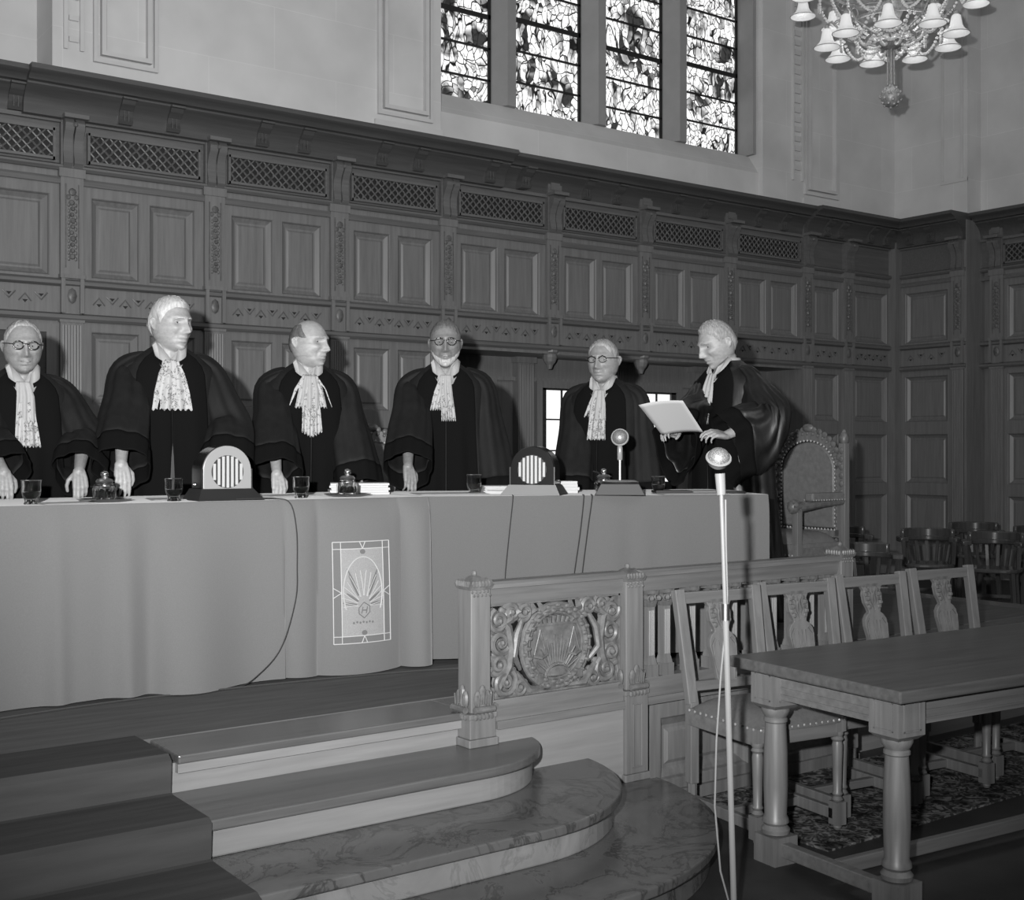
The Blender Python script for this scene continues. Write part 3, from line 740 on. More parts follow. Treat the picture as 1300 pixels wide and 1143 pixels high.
for x in bx_[1:]:
    c = copy_tree(bal, BALU); c.location = Vector((x, YB+.045, .535))-BL
# dado panels below the balusters
mb = MB(); mb.xf = lambda p: (p[0], 3.80-p[1], p[2])
panelled(mb, 3.46, 4.72, 0, .43, .03, [(3.52, 4.05, .10, .37), (4.12, 4.66, .10, .37)])
mb.box(3.46, 4.72, -.02, .05, 0, .06)
struct(mb.build('trim_8', W_FURN))

# ================================================================== CLOTH-COVERED BENCH
ZT = 1.28
def creasef(x):
    """outward swing of the left cloth at the hem"""
    d = .035+.030*math.sin(x*7.3+.6)+.020*math.sin(x*3.1+1.9)+.020*math.sin(x*14.+.4)+.045*math.exp(-((x-1.62)/.05)**2)-.035*math.exp(-((x-1.72)/.045)**2)+.03*math.exp(-((x-1.36)/.04)**2)
    if x > 2.30:
        d = .01
        for a, b, h in ((2.30, 2.455, .045), (2.455, 2.86, .075), (2.86, 3.01, .085)):
            if a <= x <= b: d = h*max(math.sin(PI*(x-a)/(b-a)), 0)**.5
    return d
def fronty(x): return 4.885-.04*(x-1.16)-.02*(max(x-2.8, 0)/.2)
def cy(x, z):
    v = max((ZT-z)/(ZT-.5), 0); return fronty(x)-.02*min(v*12, 1)-creasef(x)*min(1, v**(.35 if x > 2.3 else .75))
mb = MB(); X0, X1 = -.9, 3.01; NU = 420; NV = 16
hem = lambda x: .512+.004*math.sin(x*9)
mb.grid(lambda u, v: (X0+(X1-X0)*u, cy(X0+(X1-X0)*u, ZT-(ZT-hem(X0+(X1-X0)*u))*v), ZT-(ZT-hem(X0+(X1-X0)*u))*v), NU, NV)
mb.add([(X0, fronty(X0), ZT), (1.2, fronty(1.2), ZT), (X1, fronty(X1), ZT), (3.04, 5.65, ZT), (X0, 5.65, ZT)], [(0, 1, 2, 3, 4)])
mb.add([(X0, 5.65, ZT), (3.04, 5.65, ZT), (3.04, 5.67, .52), (X0, 5.67, .52), (X0-.02, fronty(X0)-.02, .52), (X0, fronty(X0), ZT)], [(0, 1, 2, 3), (0, 3, 4, 5)])
mb.grid(lambda u, v: (X1+.004, cy(X1, ZT-(ZT-.512)*v)+.05*u, ZT-(ZT-.512)*v), 3, 16)
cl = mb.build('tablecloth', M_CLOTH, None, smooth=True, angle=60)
tag(cl, 'long plain cloth on the left half of the bench, with an embroidered panel', 'tablecloth')
# embroidery on the cloth
EX0, EX1, EZ0, EZ1 = 2.51, 2.785, .645, 1.09
def onc(u, v, o=.003):
    x = EX0+(EX1-EX0)*u; z = EZ0+(EZ1-EZ0)*v; return (x, cy(x, z)-o, z)
M_EMB = noisy('embroidery_ground', .21, .2, (300, 300, 300), .8); M_EMBW, _, _ = base('embroidery_thread', .36, .6); M_EMBD, _, _ = base('embroidery_dark', .10, .8)
mb = MB(); mb.grid(lambda a, b: onc(.14+.72*a, .07+.86*b, .002), 16, 20)
mb.mi = 1
def line(P, r=.0022): mb.tube([onc(a, b, .0035) for a, b in P], r, 5)
def seg(a, b, n=10): return [(a[0]+(b[0]-a[0])*i/n, a[1]+(b[1]-a[1])*i/n) for i in range(n+1)]
for m0, m1 in ((0, 0), (.13, .07)):
    q = [(m0, m1), (1-m0, m1), (1-m0, 1-m1), (m0, 1-m1)]
    for i in range(4): line(seg(q[i], q[(i+1) % 4]), .0026)
for a, b, c_, d_ in ((.45, 0, .5, .07), (.55, 0, .5, .07), (.45, 1, .5, .93), (.55, 1, .5, .93), (0, .45, .13, .5), (0, .55, .13, .5), (1, .45, .87, .5), (1, .55, .87, .5)): line([(a, b), (c_, d_)])
for q in ((.13, 0, .13, .07), (.87, 0, .87, .07), (.13, .93, .13, 1), (.87, .93, .87, 1), (0, .07, .13, .07), (1, .07, .87, .07), (0, .93, .13, .93), (1, .93, .87, .93)): line([q[:2], q[2:]])
arch = [(.5+.34*math.cos(a), .50+.35*math.sin(a)) for a in [-.5+(PI+1.0)*i/26 for i in range(27)]]
line(arch, .0028)
for k in range(9):
    a = PI*(.03+.94*k/8); L_ = (.34, .40, .46, .52, .54)[4-abs(k-4)]
    for e in (-.10, .10): line([(.5+L_*t*math.cos(a+e*t), .36+L_*.66*t*math.sin(a+e*t)) for t in (.3, .5, .7, .9, 1.0)], .0016)
mb.mi = 2
def petal(a, L, w_, cx=.5, cz=.36, t0=.35):
    P = [onc(cx+L*t*math.cos(a)+s*w_*math.sin(PI*min(1, t*.9))*math.sin(a)*-1, cz+L*t*math.sin(a)*.62+s*w_*math.sin(PI*min(1, t*.9))*math.cos(a)*.62, .0034) for s in (1, -1) for t in ([t0+(1-t0)*k/5 for k in range(6)] if s > 0 else [t0+(1-t0)*k/5 for k in range(5, -1, -1)])]
    mb.add(P, [tuple(range(len(P)))])
for k in range(7):
    if k == 3: continue
    a = PI*(.06+.88*k/6); petal(a, .56 if 1 < k < 5 else .36, .022)
for k in (-1, 1): petal(PI/2+k*.42, .66, .02, t0=.45)
for cz in (.90, .10): mb.add([onc(.5+.05*math.cos(2*PI*i/12), cz+.025*math.sin(2*PI*i/12), .0034) for i in range(12)], [tuple(range(12))])
for k in range(7): mb.add([onc(.32+.055*k+.018*math.cos(2*PI*i/8), .20+.012*math.sin(2*PI*i/8)+.006*(k % 2), .0034) for i in range(8)], [tuple(range(8))])
def dline(P): mb.tube([onc(a, b, .004) for a, b in P], .0022, 5)
dline([(.5, .245), (.60, .30), (.60, .36), (.5, .40), (.41, .345), (.41, .29), (.5, .245)])    # lozenge badge with monogram
dline([(.455, .29), (.48, .355)]); dline([(.535, .29), (.56, .355)]); dline([(.467, .322), (.548, .322)])
mb.build('embroidered_panel', [M_EMB, M_EMBW, M_EMBD], cl)
# right half, angled towards the room
A_ = Vector((3.02, 4.80)); B_ = Vector((4.50, 4.06)); T_ = (B_-A_).normalized(); N_ = Vector((T_.y, -T_.x))   # outwards
Lr = (B_-A_).length
def cr(s, z):
    v = (ZT-z)/(ZT-.53)
    d = .010+.010*math.sin(s*6.1)+.022*math.exp(-((s-1.03)/.05)**2)+.014*math.exp(-((s-.86)/.08)**2)-.010*math.exp(-((s-.95)/.04)**2)+.006*math.sin(s*23)
    p = A_+T_*s+N_*(.015*min(v*12, 1)+d*max(v, 0)**.8); return (p.x, p.y, z)
mb = MB(); mb.grid(lambda u, v: cr(u*Lr, ZT-(ZT-.53)*v), 180, 16)
C_ = B_-N_*.88
mb.add([(A_.x, A_.y, ZT), (B_.x, B_.y, ZT), (C_.x, C_.y, ZT), (3.06, 5.65, ZT)], [(0, 1, 2, 3)])
e1 = cr(Lr, .53); mb.add([(B_.x, B_.y, ZT), e1, (C_.x+.03, C_.y, .53), (C_.x, C_.y, ZT), (3.06, 5.65, ZT), (3.07, 5.68, .53)], [(0, 1, 2, 3), (3, 2, 5, 4)])
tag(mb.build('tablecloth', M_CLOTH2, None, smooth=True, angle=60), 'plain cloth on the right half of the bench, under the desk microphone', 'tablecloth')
# ================================================================== PEOPLE
def gauss(x, z, x0, z0, sx, sz): return math.exp(-((x-x0)/sx)**2-((z-z0)/sz)**2)
def headpt(a, e, thick=0, wide=1.0, jowl=0.0):
    ce = max(math.cos(e), 1e-6); ex = .74 if e < 0 else .86; fy = math.cos(a)
    ey = (.45 if (e < 0 and fy > 0) else ex)
    ey = ex+(ey-ex)*max(fy, 0)
    dx, dy, dz = math.sin(a)*ce**ex, -fy*ce**ey, math.sin(e)
    x, y, z = .079*dx*wide, .097*dy, .118*dz
    if z < 0:
        k = -z/.118
        x *= 1-(.22-jowl)*k**1.6
        if y > 0: y *= 1-.38*k
        else: y *= 1-.06*k
        x *= 1.04 if k < .5 else 1
    if z > .02: x *= 1+.03*math.sin(PI*(z-.02)/.1)
    if y < 0:
        f = min(1, (-dy)*1.6)**2 if dy < 0 else 0
        G = lambda *q: gauss(abs(x), z, *q)
        d = 0
        d += .010*G(0, .008, .010, .022)+.020*G(0, -.022, .0115, .017)+.013*G(0, -.034, .012, .008)+.009*G(.014, -.036, .008, .007)
        d += -.013*G(.031, .010, .019, .012)+.007*G(.028, .033, .026, .009)+.004*G(0, .034, .02, .012)
        d += .006*G(.046, -.018, .018, .016)-.004*G(.045, -.052, .02, .02)
        d += .008*G(0, -.056, .024, .007)-.006*G(0, -.064, .024, .0035)+.008*G(0, -.071, .020, .006)-.004*G(0, -.083, .022, .006)
        d += .012*G(0, -.100, .024, .014)+jowl*.03*G(.04, -.08, .02, .02)
        d -= .004*G(.034, -.045, .006, .02)
        y -= 1.3*d*f
    v = Vector((x, y, z))
    if thick: v += v.normalized()*thick
    return v
def headgrid(mb, M, wide, jowl):
    NU, NV = 110, 84
    def fn(u, v):
        s = u*2*PI-PI; a = s-.42*math.sin(s)                # denser at the front
        return M @ headpt(a, -PI/2*.985+PI*.985*v, 0, wide, jowl)
    mb.grid(fn, NU, NV, True)
    n = len(mb.v); mb.f.append(tuple(range(n-NU, n))); mb.m.append(0); b = n-NU*(NV+1); mb.f.append(tuple(range(b+NU-1, b-1, -1))); mb.m.append(0)
def hand(mb, W, f, nrm, thumbside, curl=.3, s=1.0, tips=None):
    """W wrist, f finger direction, nrm back-of-hand normal, thumbside vector"""
    f = Vector(f).normalized(); nrm = Vector(nrm); nrm = (nrm-f*nrm.dot(f)).normalized(); t = Vector(thumbside); t = (t-f*t.dot(f)-nrm*t.dot(nrm)).normalized()
    W = Vector(W)
    P = lambda a, b, c: W+(t*a+f*b+nrm*c)*s
    spread = [(.030, .090, .0095, .078), (.010, .095, .0098, .086), (-.011, .090, .0094, .080), (-.030, .082, .0085, .064)]
    for x, kb, r, L in spread:
        mb.cap([P(x*.55, .0, 0), P(x*.85, kb*.5, .004), P(x, kb, .002)], [.016*s, .015*s, .0125*s], 8)
    for q in (-.018, .018): mb.cap([P(q, .012, -.004), P(q, .075, -.006)], [.014*s, .014*s], 8)
    for i, (x, kb, r, L) in enumerate(spread):
        c0 = curl*(.75+.12*i); p = P(x, kb, .0); ang = c0*.6; pts = [p]; rr = [r*1.12*s]
        for k, sl in enumerate((.45, .31, .24)):
            d = f*math.cos(ang)-nrm*math.sin(ang)+t*(x*1.2); p = p+d.normalized()*L*sl*s; pts.append(p); rr.append(r*(1.0-.12*(k+1))*s); ang += c0
        mb.cap(pts, rr, 8)
    b = P(.030, .022, -.008)
    mb.cap([P(.012, .01, -.004), b, b+(t*.024+f*.022-nrm*.008)*s, b+(t*.030+f*.050-nrm*(.012+curl*.02))*s, b+(t*.024+f*.072-nrm*(.018+curl*.035))*s], [.014*s, .015*s, .012*s, .0105*s, .009*s], 8)

def lerp(tbl, z):
    for i in range(len(tbl)-1):
        a, b = tbl[i], tbl[i+1]
        if a[0] >= z >= b[0]:
            k = (a[0]-z)/(a[0]-b[0]); return [a[j]+(b[j]-a[j])*k for j in range(1, len(a))]
    return list(tbl[-1][1:]) if z < tbl[-1][0] else list(tbl[0][1:])
ROBE = [(1.50, .072, .070, 0), (1.475, .095, .078, 0), (1.445, .150, .095, 0), (1.41, .200, .112, 0), (1.36, .225, .125, .0), (1.25, .232, .138, .002), (1.10, .235, .150, .005), (.90, .25, .165, .009), (.6, .29, .185, .015), (.3, .32, .21, .022), (.04, .35, .23, .028)]
def robept(a, z, off=0, ph=0, belly=0):
    rx, ry, am = lerp(ROBE, z)
    if belly: ry += belly*gauss(z, 0, 1.08, 0, .22, 1); rx += belly*.6*gauss(z, 0, 1.08, 0, .25, 1)
    f = am*(math.sin(a*9+ph)+.6*math.sin(a*15+ph*2+z*2))
    c, s = math.cos(a), math.sin(a); n_ = 2.4
    k = 1/((abs(s)**n_+abs(c)**n_)**(1/n_))
    return Vector(((rx+off+f)*s*k, -(ry+off+f)*c*k+.01, z))

def person(label, loc, F, H, head_yaw, head_pitch, wr, hands, skin, hair, glasses=None, jab=0, wide=1.0, jowl=0., belly=0., lean=0., satin=False, moust=None, beard=None, sleeve=1.0, mouth=1, head_scale=1.12, seed=0, slit=False, drop=0.0):
    rot = math.atan2(F[1], F[0])+PI/2
    S = H/1.75
    t = thing('person', label, 'person', (loc[0], loc[1], .504), rot, 'men in gowns behind the bench')
    Rm = Matrix.Rotation(-rot, 3, 'Z')
    loc3 = Vector((loc[0], loc[1], .504))
    L = lambda p: (Rm @ (Vector(p)-loc3))/S
    rr = random.Random(seed+11)
    ln = lambda z: -lean*max(z-.9, 0)**1.3                # forward lean of the trunk
    def XF(p): p = Vector(p); return (p.x*S, (p.y+ln(p.z))*S, p.z*S)
    # ---- body
    mb = MB(); sk = MB()
    HM = Matrix.Translation((0, -.012-.0, 1.482)) @ Matrix.Rotation(head_yaw, 4, 'Z') @ Matrix.Rotation(head_pitch, 4, 'X') @ Matrix.Translation((0, -.012, .118)) @ Matrix.Scale(head_scale, 4)
    headgrid(mb, HM, wide, jowl)
    for s in (-1, 1):
        mb.ell((0, 0, 0), (1, 1, 1), 4, 2) if False else None
        e = MB(); e.xf = lambda p: tuple(HM @ Vector(p))
        e.tube([(s*.074*wide, .012, .020), (s*.085*wide, .020, .027), (s*.088*wide, .030, .020), (s*.087*wide, .030, .004), (s*.080*wide, .020, -.014), (s*.074*wide, .010, -.022)], [.006, .007, .007, .006, .007, .006], 7)
        e.ell((s*.079*wide, .018, .002), (.006, .012, .022), 8, 6)
        mb.add(e.v, e.f)
    cH = HM @ Vector((0, .02, -.07))
    mb.cap([(0, .01, 1.40), (0, .004, 1.46), tuple(cH)], [.074, .068, .062], 16)
    mb.lathe([(.06, .86), (.15, .90), (.165, .98), (.145, 1.12), (.165, 1.28), (.175, 1.37), (.12, 1.42), (.05, 1.45)], (0, 0, 0), 24, 1.0, .65)
    arms = []
    for i, s in enumerate((-1, 1)):
        w_ = L(wr[i]); sh = Vector((s*.170, 0.01, 1.365)); w_.y -= ln(w_.z)
        mid = (sh+w_)/2; d = (w_-sh).length; b = max(.285**2-(d/2)**2, .0004)**.5
        out = Vector((s*.8, .55, -.25)); ax = (w_-sh).normalized(); out = (out-ax*out.dot(ax)).normalized()
        el = mid+out*b; arms.append((sh, el, w_))
        mb.cap([(s*.12, 0, 1.39), tuple(sh), tuple((sh+el)/2), tuple(el), tuple((el+w_)/2), tuple(w_)], [.040, .042, .042, .038, .034, .025], 12)
        f, n_, th, cu = hands[i]
        f = Rm @ Vector(f); n_ = Rm @ Vector(n_); th = Rm @ Vector(th)
        hand(mb, w_, f, n_, th, cu, .95)
        mb.cap([(s*.09, 0, .90), (s*.095, -.01, .5), (s*.10, .01, .11)], [.085, .06, .045], 12)
        mb.cap([(s*.10, .02, .045), (s*.11, -.10, .035), (s*.115, -.17, .03)], [.042, .04, .03], 10)
    mb.v = [XF(p) for p in mb.v]
    body = mb.build('body', skin, t, smooth=True, angle=180)
    md = body.modifiers.new('r', 'REMESH'); md.mode = 'VOXEL'; md.voxel_size = .0042; md.use_smooth_shade = True
    md = body.modifiers.new('sm', 'SMOOTH'); md.factor = .5; md.iterations = 2
    def head_part(name, mat, fn, smooth=True):
        m = MB(); m.xf = lambda p: XF(HM @ Vector(p)); fn(m); return m.build(name, mat, t, smooth=smooth, angle=80)
    # ---- eyes, brows, mouth
    E = []
    for s in (-1, 1):
        p = headpt(s*.365, .085, 0, wide, jowl); E.append(p)
        head_part('eye', M_EYEW, lambda m: (m.ell((p.x, p.y+.0085, p.z), (.0105, .0100, .0050), 12, 8)))
        head_part('iris', M_IRIS, lambda m: m.ell((p.x+(0 if head_pitch < .2 else 0), p.y-.0008, p.z-(.001 if head_pitch < .2 else .003)), (.0056, .0022, .0052), 10, 6))
        def lids(m):
            for q, zz, r in ((1, .0060, .0042), (-1, -.0066, .0026)):
                m.tube([(p.x-.015, p.y+.009, p.z), (p.x-.008, p.y+.0005, p.z+zz*.8), (p.x, p.y-.0015, p.z+zz), (p.x+.008, p.y+.0005, p.z+zz*.8), (p.x+.015, p.y+.009, p.z)], r, 6)
        head_part('eyelid', skin, lids)
        def brow(m):
            P = [headpt(s*a, e, -.001, wide, jowl) for a, e in ((.15, .245), (.28, .262), (.44, .262), (.60, .215))]
            m.tube(P, [.003, .0042, .0038, .002], 6)
        head_part('eyebrow', hair['brow'], brow)
    def lips(m):
        P = [headpt(a, -.578-.02*abs(a)*0, .0006, wide, jowl) for a in (-.27, -.16, -.06, .06, .16, .27)]
        m.tube(P, [.0012, .0022, .0026, .0026, .0022, .0012], 6)
    head_part('mouth', M_LIP, lips)
    # ---- hair
    def hairf(m):
        lo, hi, th = hair['lo'], hair['hi'], hair['th']
        NU, NV = 64, 14
        def fn(u, v):
            a = u*2*PI-PI; l = lo(abs(a)); h = hi(abs(a)); e = l+(h-l)*v
            k = min(1, v*5)*min(1, (1-v)*5 if h < 1.5 else 1)*min(1, max(h-l, 0)/.15)
            q = headpt(a, e, -.004+(th+.004)*k+.0022*math.sin(a*23+e*9)*k+.0012*math.sin(a*47-e*13)*k, wide, jowl); return q
        m.grid(fn, NU, NV, True)
    head_part('hair', hair['mat'], hairf)
    if moust: head_part('moustache', moust, lambda m: m.tube([headpt(a, -.50-.10*abs(a), .002, wide, jowl) for a in (-.30, -.18, -.07, 0, .07, .18, .30)], [.002, .005, .006, .005, .006, .005, .002], 7))
    if beard:
        def bf(m):
            def fn(u, v):
                a = (u-.5)*2.7; top = -.70+.62*(abs(a)/1.35)**2; bot = -1.32+.60*(abs(a)/1.35)**2
                k = math.sin(PI*min(max(u, .02), .98))**.4*math.sin(PI*min(max(v, .05), .97))**.6
                return headpt(a, top+(bot-top)*v, -.003+.011*k+.001*math.sin(u*70), wide, jowl)
            m.grid(fn, 40, 12)
        head_part('beard', beard, bf)
    if glasses:
        def gf(m):
            R_ = .0210; yy = headpt(.22, .17, 0, wide, jowl).y-.011
            for s in (-1, 1):
                c = (s*.0315, yy, .011)
                m.tube([(c[0]+R_*math.cos(a), yy+.004*abs(math.cos(a)), c[2]+R_*.86*math.sin(a)) for a in [2*PI*i/24 for i in range(24)]], glasses[1], 6, closed=True)
                if glasses[2]: m.tube([(c[0]-R_*.95, yy, c[2]+R_*.45), (c[0], yy, c[2]+R_*.9), (c[0]+R_*.95, yy, c[2]+R_*.45)], .0030, 6)
                m.tube([(s*(.0315+R_), yy+.002, .016), (s*.072*wide, yy+.035, .018), (s*.083*wide, .010, .020)], .0022, 6)
            m.tube([(-.0105, yy, .015), (0, yy-.002, .018), (.0105, yy, .015)], glasses[1], 6)
        head_part('eyeglasses', glasses[0], gf)
    # ---- clothing
    def cloth(name, mat, fn, **k):
        m = MB(); m.xf = XF; fn(m); return m.build(name, mat, t, smooth=True, angle=75, **k)
    robe_m = M_SATIN if satin else M_ROBE
    ph = seed*1.7
    def robe(m): m.grid(lambda u, v: robept(u*2*PI, 1.50-.085*math.exp(-(min(u, 1-u)*2*PI/.6)**2)*(1-v)**3-(1.46)*v**.85, .0, ph, belly), 110, 46, True)
    cloth('gown', robe_m, robe, solid=.006)
    def facing(m):
        for s in (-1, 1):
            m.grid(lambda u, v: (lambda a: robept(s*a, z_(v)-.085*math.exp(-(a/.6)**2)*(1-v)**3, .010+.006*math.sin(PI*u), ph, belly))(.010+u*(.68-.02*v)), 18, 36)
    z_ = lambda v: 1.495-1.44*v
    cloth('velvet_facing', M_VELV, facing, solid=.004)
    if slit: cloth('trousers', M_SHIRT2, lambda m: m.grid(lambda u, v: robept((u-.5)*.20*(v**.6), 1.02-.95*v, .020, ph, belly), 4, 14))
    for i, s in enumerate((-1, 1)):
        sh, el, w_ = arms[i]
        NS = 24; K = sleeve
        pts = []
        ctrl = [Vector((s*.095, .01, 1.425)), Vector((s*.150, .01, 1.395)), Vector((s*.195, .01, 1.345)), sh.lerp(el, .55)+Vector((s*.004, 0, -.01)), el+Vector((-s*.005, 0, -.02)), el.lerp(w_, .6)]
        ctrl.append(el.lerp(w_, 1.02))
        rad = [.050, .078, .092, .110*K, .128*K, .135*K, .135*K]
        def path(k):
            q = k*(len(ctrl)-1); j = min(int(q), len(ctrl)-2); f = q-j
            p0 = ctrl[max(j-1, 0)]; a = ctrl[j]; b = ctrl[j+1]; p3 = ctrl[min(j+2, len(ctrl)-1)]
            p = .5*((2*a)+(b-p0)*f+(2*p0-5*a+4*b-p3)*f*f+(3*a-p0-3*b+p3)*f**3)
            return p, rad[j]+(rad[j+1]-rad[j])*f
        def ring(k, ang, extra=0):
            p, r = path(k); p2, _ = path(min(k+.03, 1)); p1, _ = path(max(k-.03, 0)); d = (p2-p1).normalized()
            up = Vector((0, 1, 0)); x = d.cross(up).normalized(); y = x.cross(d)
            hz = abs(d.z)
            dn = Vector((0, 0, -1)); dnp = (dn-d*dn.dot(d))
            fold = .006*math.sin(ang*5+ph+k*3)*min(1, .4+k)+.003*math.sin(ang*11+k*6+ph)+(.005*math.sin(ang*19)*max(0, 1-k*4))
            q = x*math.cos(ang)*(r*.92+fold+extra)+y*math.sin(ang)*(r*.78+fold+extra)
            w0 = p+q*(1+(.06*math.sin(ang*6+k*7)+.04*math.sin(ang*10-k*9) if satin else 0))
            if dnp.length > .25: w0 += dn*max(0, q.dot(dnp.normalized())/r)*(.10+drop)*max(0, k-.3)*dnp.length
            return w0
        cloth('sleeve', robe_m, lambda m: m.grid(lambda u, v: ring(v*.86, u*2*PI), 72, NS, True), solid=.004)
        cloth('sleeve_cuff', M_VELV, lambda m: m.grid(lambda u, v: ring(.85+.15*v, u*2*PI, .003), 72, 6, True), solid=.004)
    # collar and jabot
    def collar(m):
        NU = 60
        def fn(u, v):
            a = u*2*PI; fr = math.exp(-((min(a, 2*PI-a))/.45)**2)
            z0 = 1.455-.060*fr; z1 = 1.515-.085*fr; z = z0+(z1-z0)*v
            r = .079-.006*v; return Vector((r*math.sin(a)*1.03, -(r*.98)*math.cos(a)+.002-.012*fr*(1-v), z))
        m.grid(fn, NU, 5, True)
        for s in (-1, 1):
            m.add([(0, -.118, 1.425), (s*.030, -.098, 1.468), (s*.066, -.052, 1.520), (s*.084, -.040, 1.505), (s*.072, -.098, 1.44), (s*.040, -.136, 1.375), (0, -.142, 1.355)], [(0, 1, 2, 3, 4, 5, 6)])
    cloth('shirt_collar', M_WHITE, collar, solid=.002)
    JB = {0: [(-.01, 1.425, .030), (.0, 1.35, .042), (.0, 1.22, .050), (.005, 1.10, .062)], 1: [(0, 1.425, .028), (0, 1.36, .060), (0, 1.27, .082), (.0, 1.18, .095)],
          2: [(0, 1.425, .028), (0, 1.34, .045), (0, 1.24, .048), (0, 1.12, .055)], 3: [(0, 1.425, .028), (.0, 1.35, .034), (.01, 1.25, .036), (.015, 1.17, .04)],
          4: [(0, 1.425, .028), (-.0, 1.34, .045), (-.0, 1.24, .050), (-.0, 1.12, .058)], 5: [(0, 1.425, .028), (0, 1.35, .04), (0, 1.26, .045), (0, 1.14, .05)]}[jab]
    def strip(J, y0, wave, nw, point=0):
        def fn(u, v):
            q = v*(len(J)-1); j = min(int(q), len(J)-2); f = q-j
            cx, z, w2 = [J[j][k]+(J[j+1][k]-J[j][k])*f for k in range(3)]
            x = cx+(u-.5)*2*w2; a = math.atan2(x, .16)
            z2 = z-(.006*math.sin(u*nw*PI*2.5) if v > .97 else 0)-point*v**3*(1-abs(2*u-1))
            p = robept(a, z, .022+y0, ph, belly); return Vector((x, p.y-wave*(1+math.sin(u*nw*PI+v*1.5))*(.3+v), z2))
        return fn
    low = JB
    if jab in (1,): cloth('jabot', M_LACE, lambda m: m.grid(strip(JB, .0, .008, 6), 48, 30), solid=.0015)
    else:
        cloth('jabot', M_WHITE, lambda m: m.grid(strip([JB[0], JB[1], JB[2]], .002, .006, 5), 40, 20), solid=.0015)
        cloth('jabot_lace', M_LACE, lambda m: m.grid(strip([(JB[1][0], JB[1][1]-.03, JB[1][2]*.8), JB[2], JB[3]], .004, .008, 6, .03 if jab == 2 else 0), 40, 20), solid=.0015)
    if jab == 2:
        for s in (-1, 1): cloth('jabot_lace', M_LACE, lambda m: m.grid(strip([(s*.015, 1.43, .02), (s*.05, 1.35, .035), (s*.075, 1.25, .042)], -.002, .006, 4), 24, 14), solid=.0015)
    if jab in (3, 4): 
        s = -1; cloth('jabot_lace', M_LACE, lambda m: m.grid(strip([(s*.01, 1.42, .02), (s*.035, 1.33, .03), (s*.055, 1.23 if jab == 3 else 1.26, .032)], -.002, .006, 4), 24, 14), solid=.0015)
    return t

def FF(px, a):                                         # facing: a radians to the picture's right of straight at the viewer
    x, y = px; d = math.hypot(x, y); cx, cy_ = -x/d, -y/d
    return (cx*math.cos(a)-cy_*math.sin(a), cx*math.sin(a)+cy_*math.cos(a))
full_lo = lambda a: .66 if a < .5 else .66-.20*(a-.5)/.5 if a < 1.0 else .46-1.25*(a-1.0) if a < 1.38 else min(.14, -.015+1.8*(a-1.38)) if a < 2.0 else max(-.55, .14-1.6*(a-2.0))
rec_lo = lambda a: full_lo(a)+(.28 if a < .8 else max(0, .28*(1.1-a)/.3))
bald_lo = lambda a: (.75 if a < .5 else full_lo(max(a, 1.0)) if a > 1.0 else .75-.6*(a-.5)/.5)
TOP = lambda a: 1.555
HR = lambda mat, lo, hi, th, brow: dict(mat=mat, lo=lo, hi=hi, th=th, brow=brow)
dn = (0, -.35, -1)
def rest(side, fx=0, fy=-.3): return ((fx, fy, -1), (0, -.95, .3), (-side, -.1, 0), .5)
P1 = (1.50, 5.92); person('man at the far left, round dark glasses, moustache and narrow white jabot', P1, FF(P1, .12), 1.60, .02, .06, [(1.34, 5.58, 1.40), (1.66, 5.58, 1.40)], [rest(-1), rest(1)], SK['mid'],
    HR(M_HAIRG, rec_lo, TOP, .006, M_HAIRG), (M_BLACK, .0032, False), 0, 1.0, .06, .02, seed=1, moust=M_HAIRG)
P2 = (2.20, 5.92); person('tall white-haired man with broad lace jabot, left of the grey loudspeaker', P2, FF(P2, .10), 1.76, .62, .02, [(1.85, 5.58, 1.43), (2.38, 5.60, 1.42)], [rest(-1), rest(1)], SK['pale'],
    HR(M_HAIRW, full_lo, TOP, .013, M_HAIRW), None, 1, 1.0, .04, .02, seed=2, slit=True)
P3 = (2.96, 5.92); person('stout bald man in gown, head turned right, lace jabot with side frills', P3, FF(P3, .12), 1.70, .80, .0, [(2.62, 5.57, 1.38), (3.10, 5.60, 1.30)], [rest(-1), rest(1)], SK['pale'],
    HR(M_HAIRM, lambda a: .20 if a < 2.0 else max(-.5, .20-1.3*(a-2.0)), lambda a: .205 if a < 1.1 else min(1.0, .205+1.5*(a-1.1)), .005, M_HAIRG), None, 2, 1.07, .16, .04, seed=3)
P4 = (3.71, 5.72); person('slim man in gown with short white beard and dark-rimmed glasses', P4, FF(P4, .02), 1.725, -.02, .03, [(3.31, 5.46, 1.41), (3.90, 5.50, 1.22)], [rest(-1), rest(1)], SK['brown'],
    HR(M_HAIRM, full_lo, TOP, .007, M_HAIRM), (M_BLACK, .0024, True), 3, .95, .0, .0, seed=4, moust=M_HAIRG, beard=M_HAIRL)
P5 = (4.62, 5.42); person('man in gown with glasses and receding hair, behind the desk microphone', P5, FF(P5, -.28), 1.645, -.08, .03, [(4.30, 5.32, 1.20), (4.74, 5.20, 1.20)], [rest(-1), rest(1)], SK['mid'],
    HR(M_HAIRG, bald_lo, TOP, .006, M_HAIRG), (M_BLACK, .0018, True), 4, 1.04, .08, .02, seed=5)
P6 = (5.16, 4.94); HF = FF(P6, -.85)
person('grey-haired man at the right end, head bowed, reading from a sheet of paper', P6, HF, 1.755, -.18, .32, [(4.70, 4.92, 1.585), (4.83, 4.66, 1.575)],
    [((-.85, -.25, .10), (.15, .3, 1), (.0, -.9, .3), .75), ((-.95, .12, .12), (.2, -.5, .9), (0, .9, .35), .75)], SK['pale'],
    HR(M_HAIRG, full_lo, TOP, .011, M_HAIRG), None, 5, 1.0, .05, .03, seed=6, lean=.05, satin=True, sleeve=1.05, drop=.2)
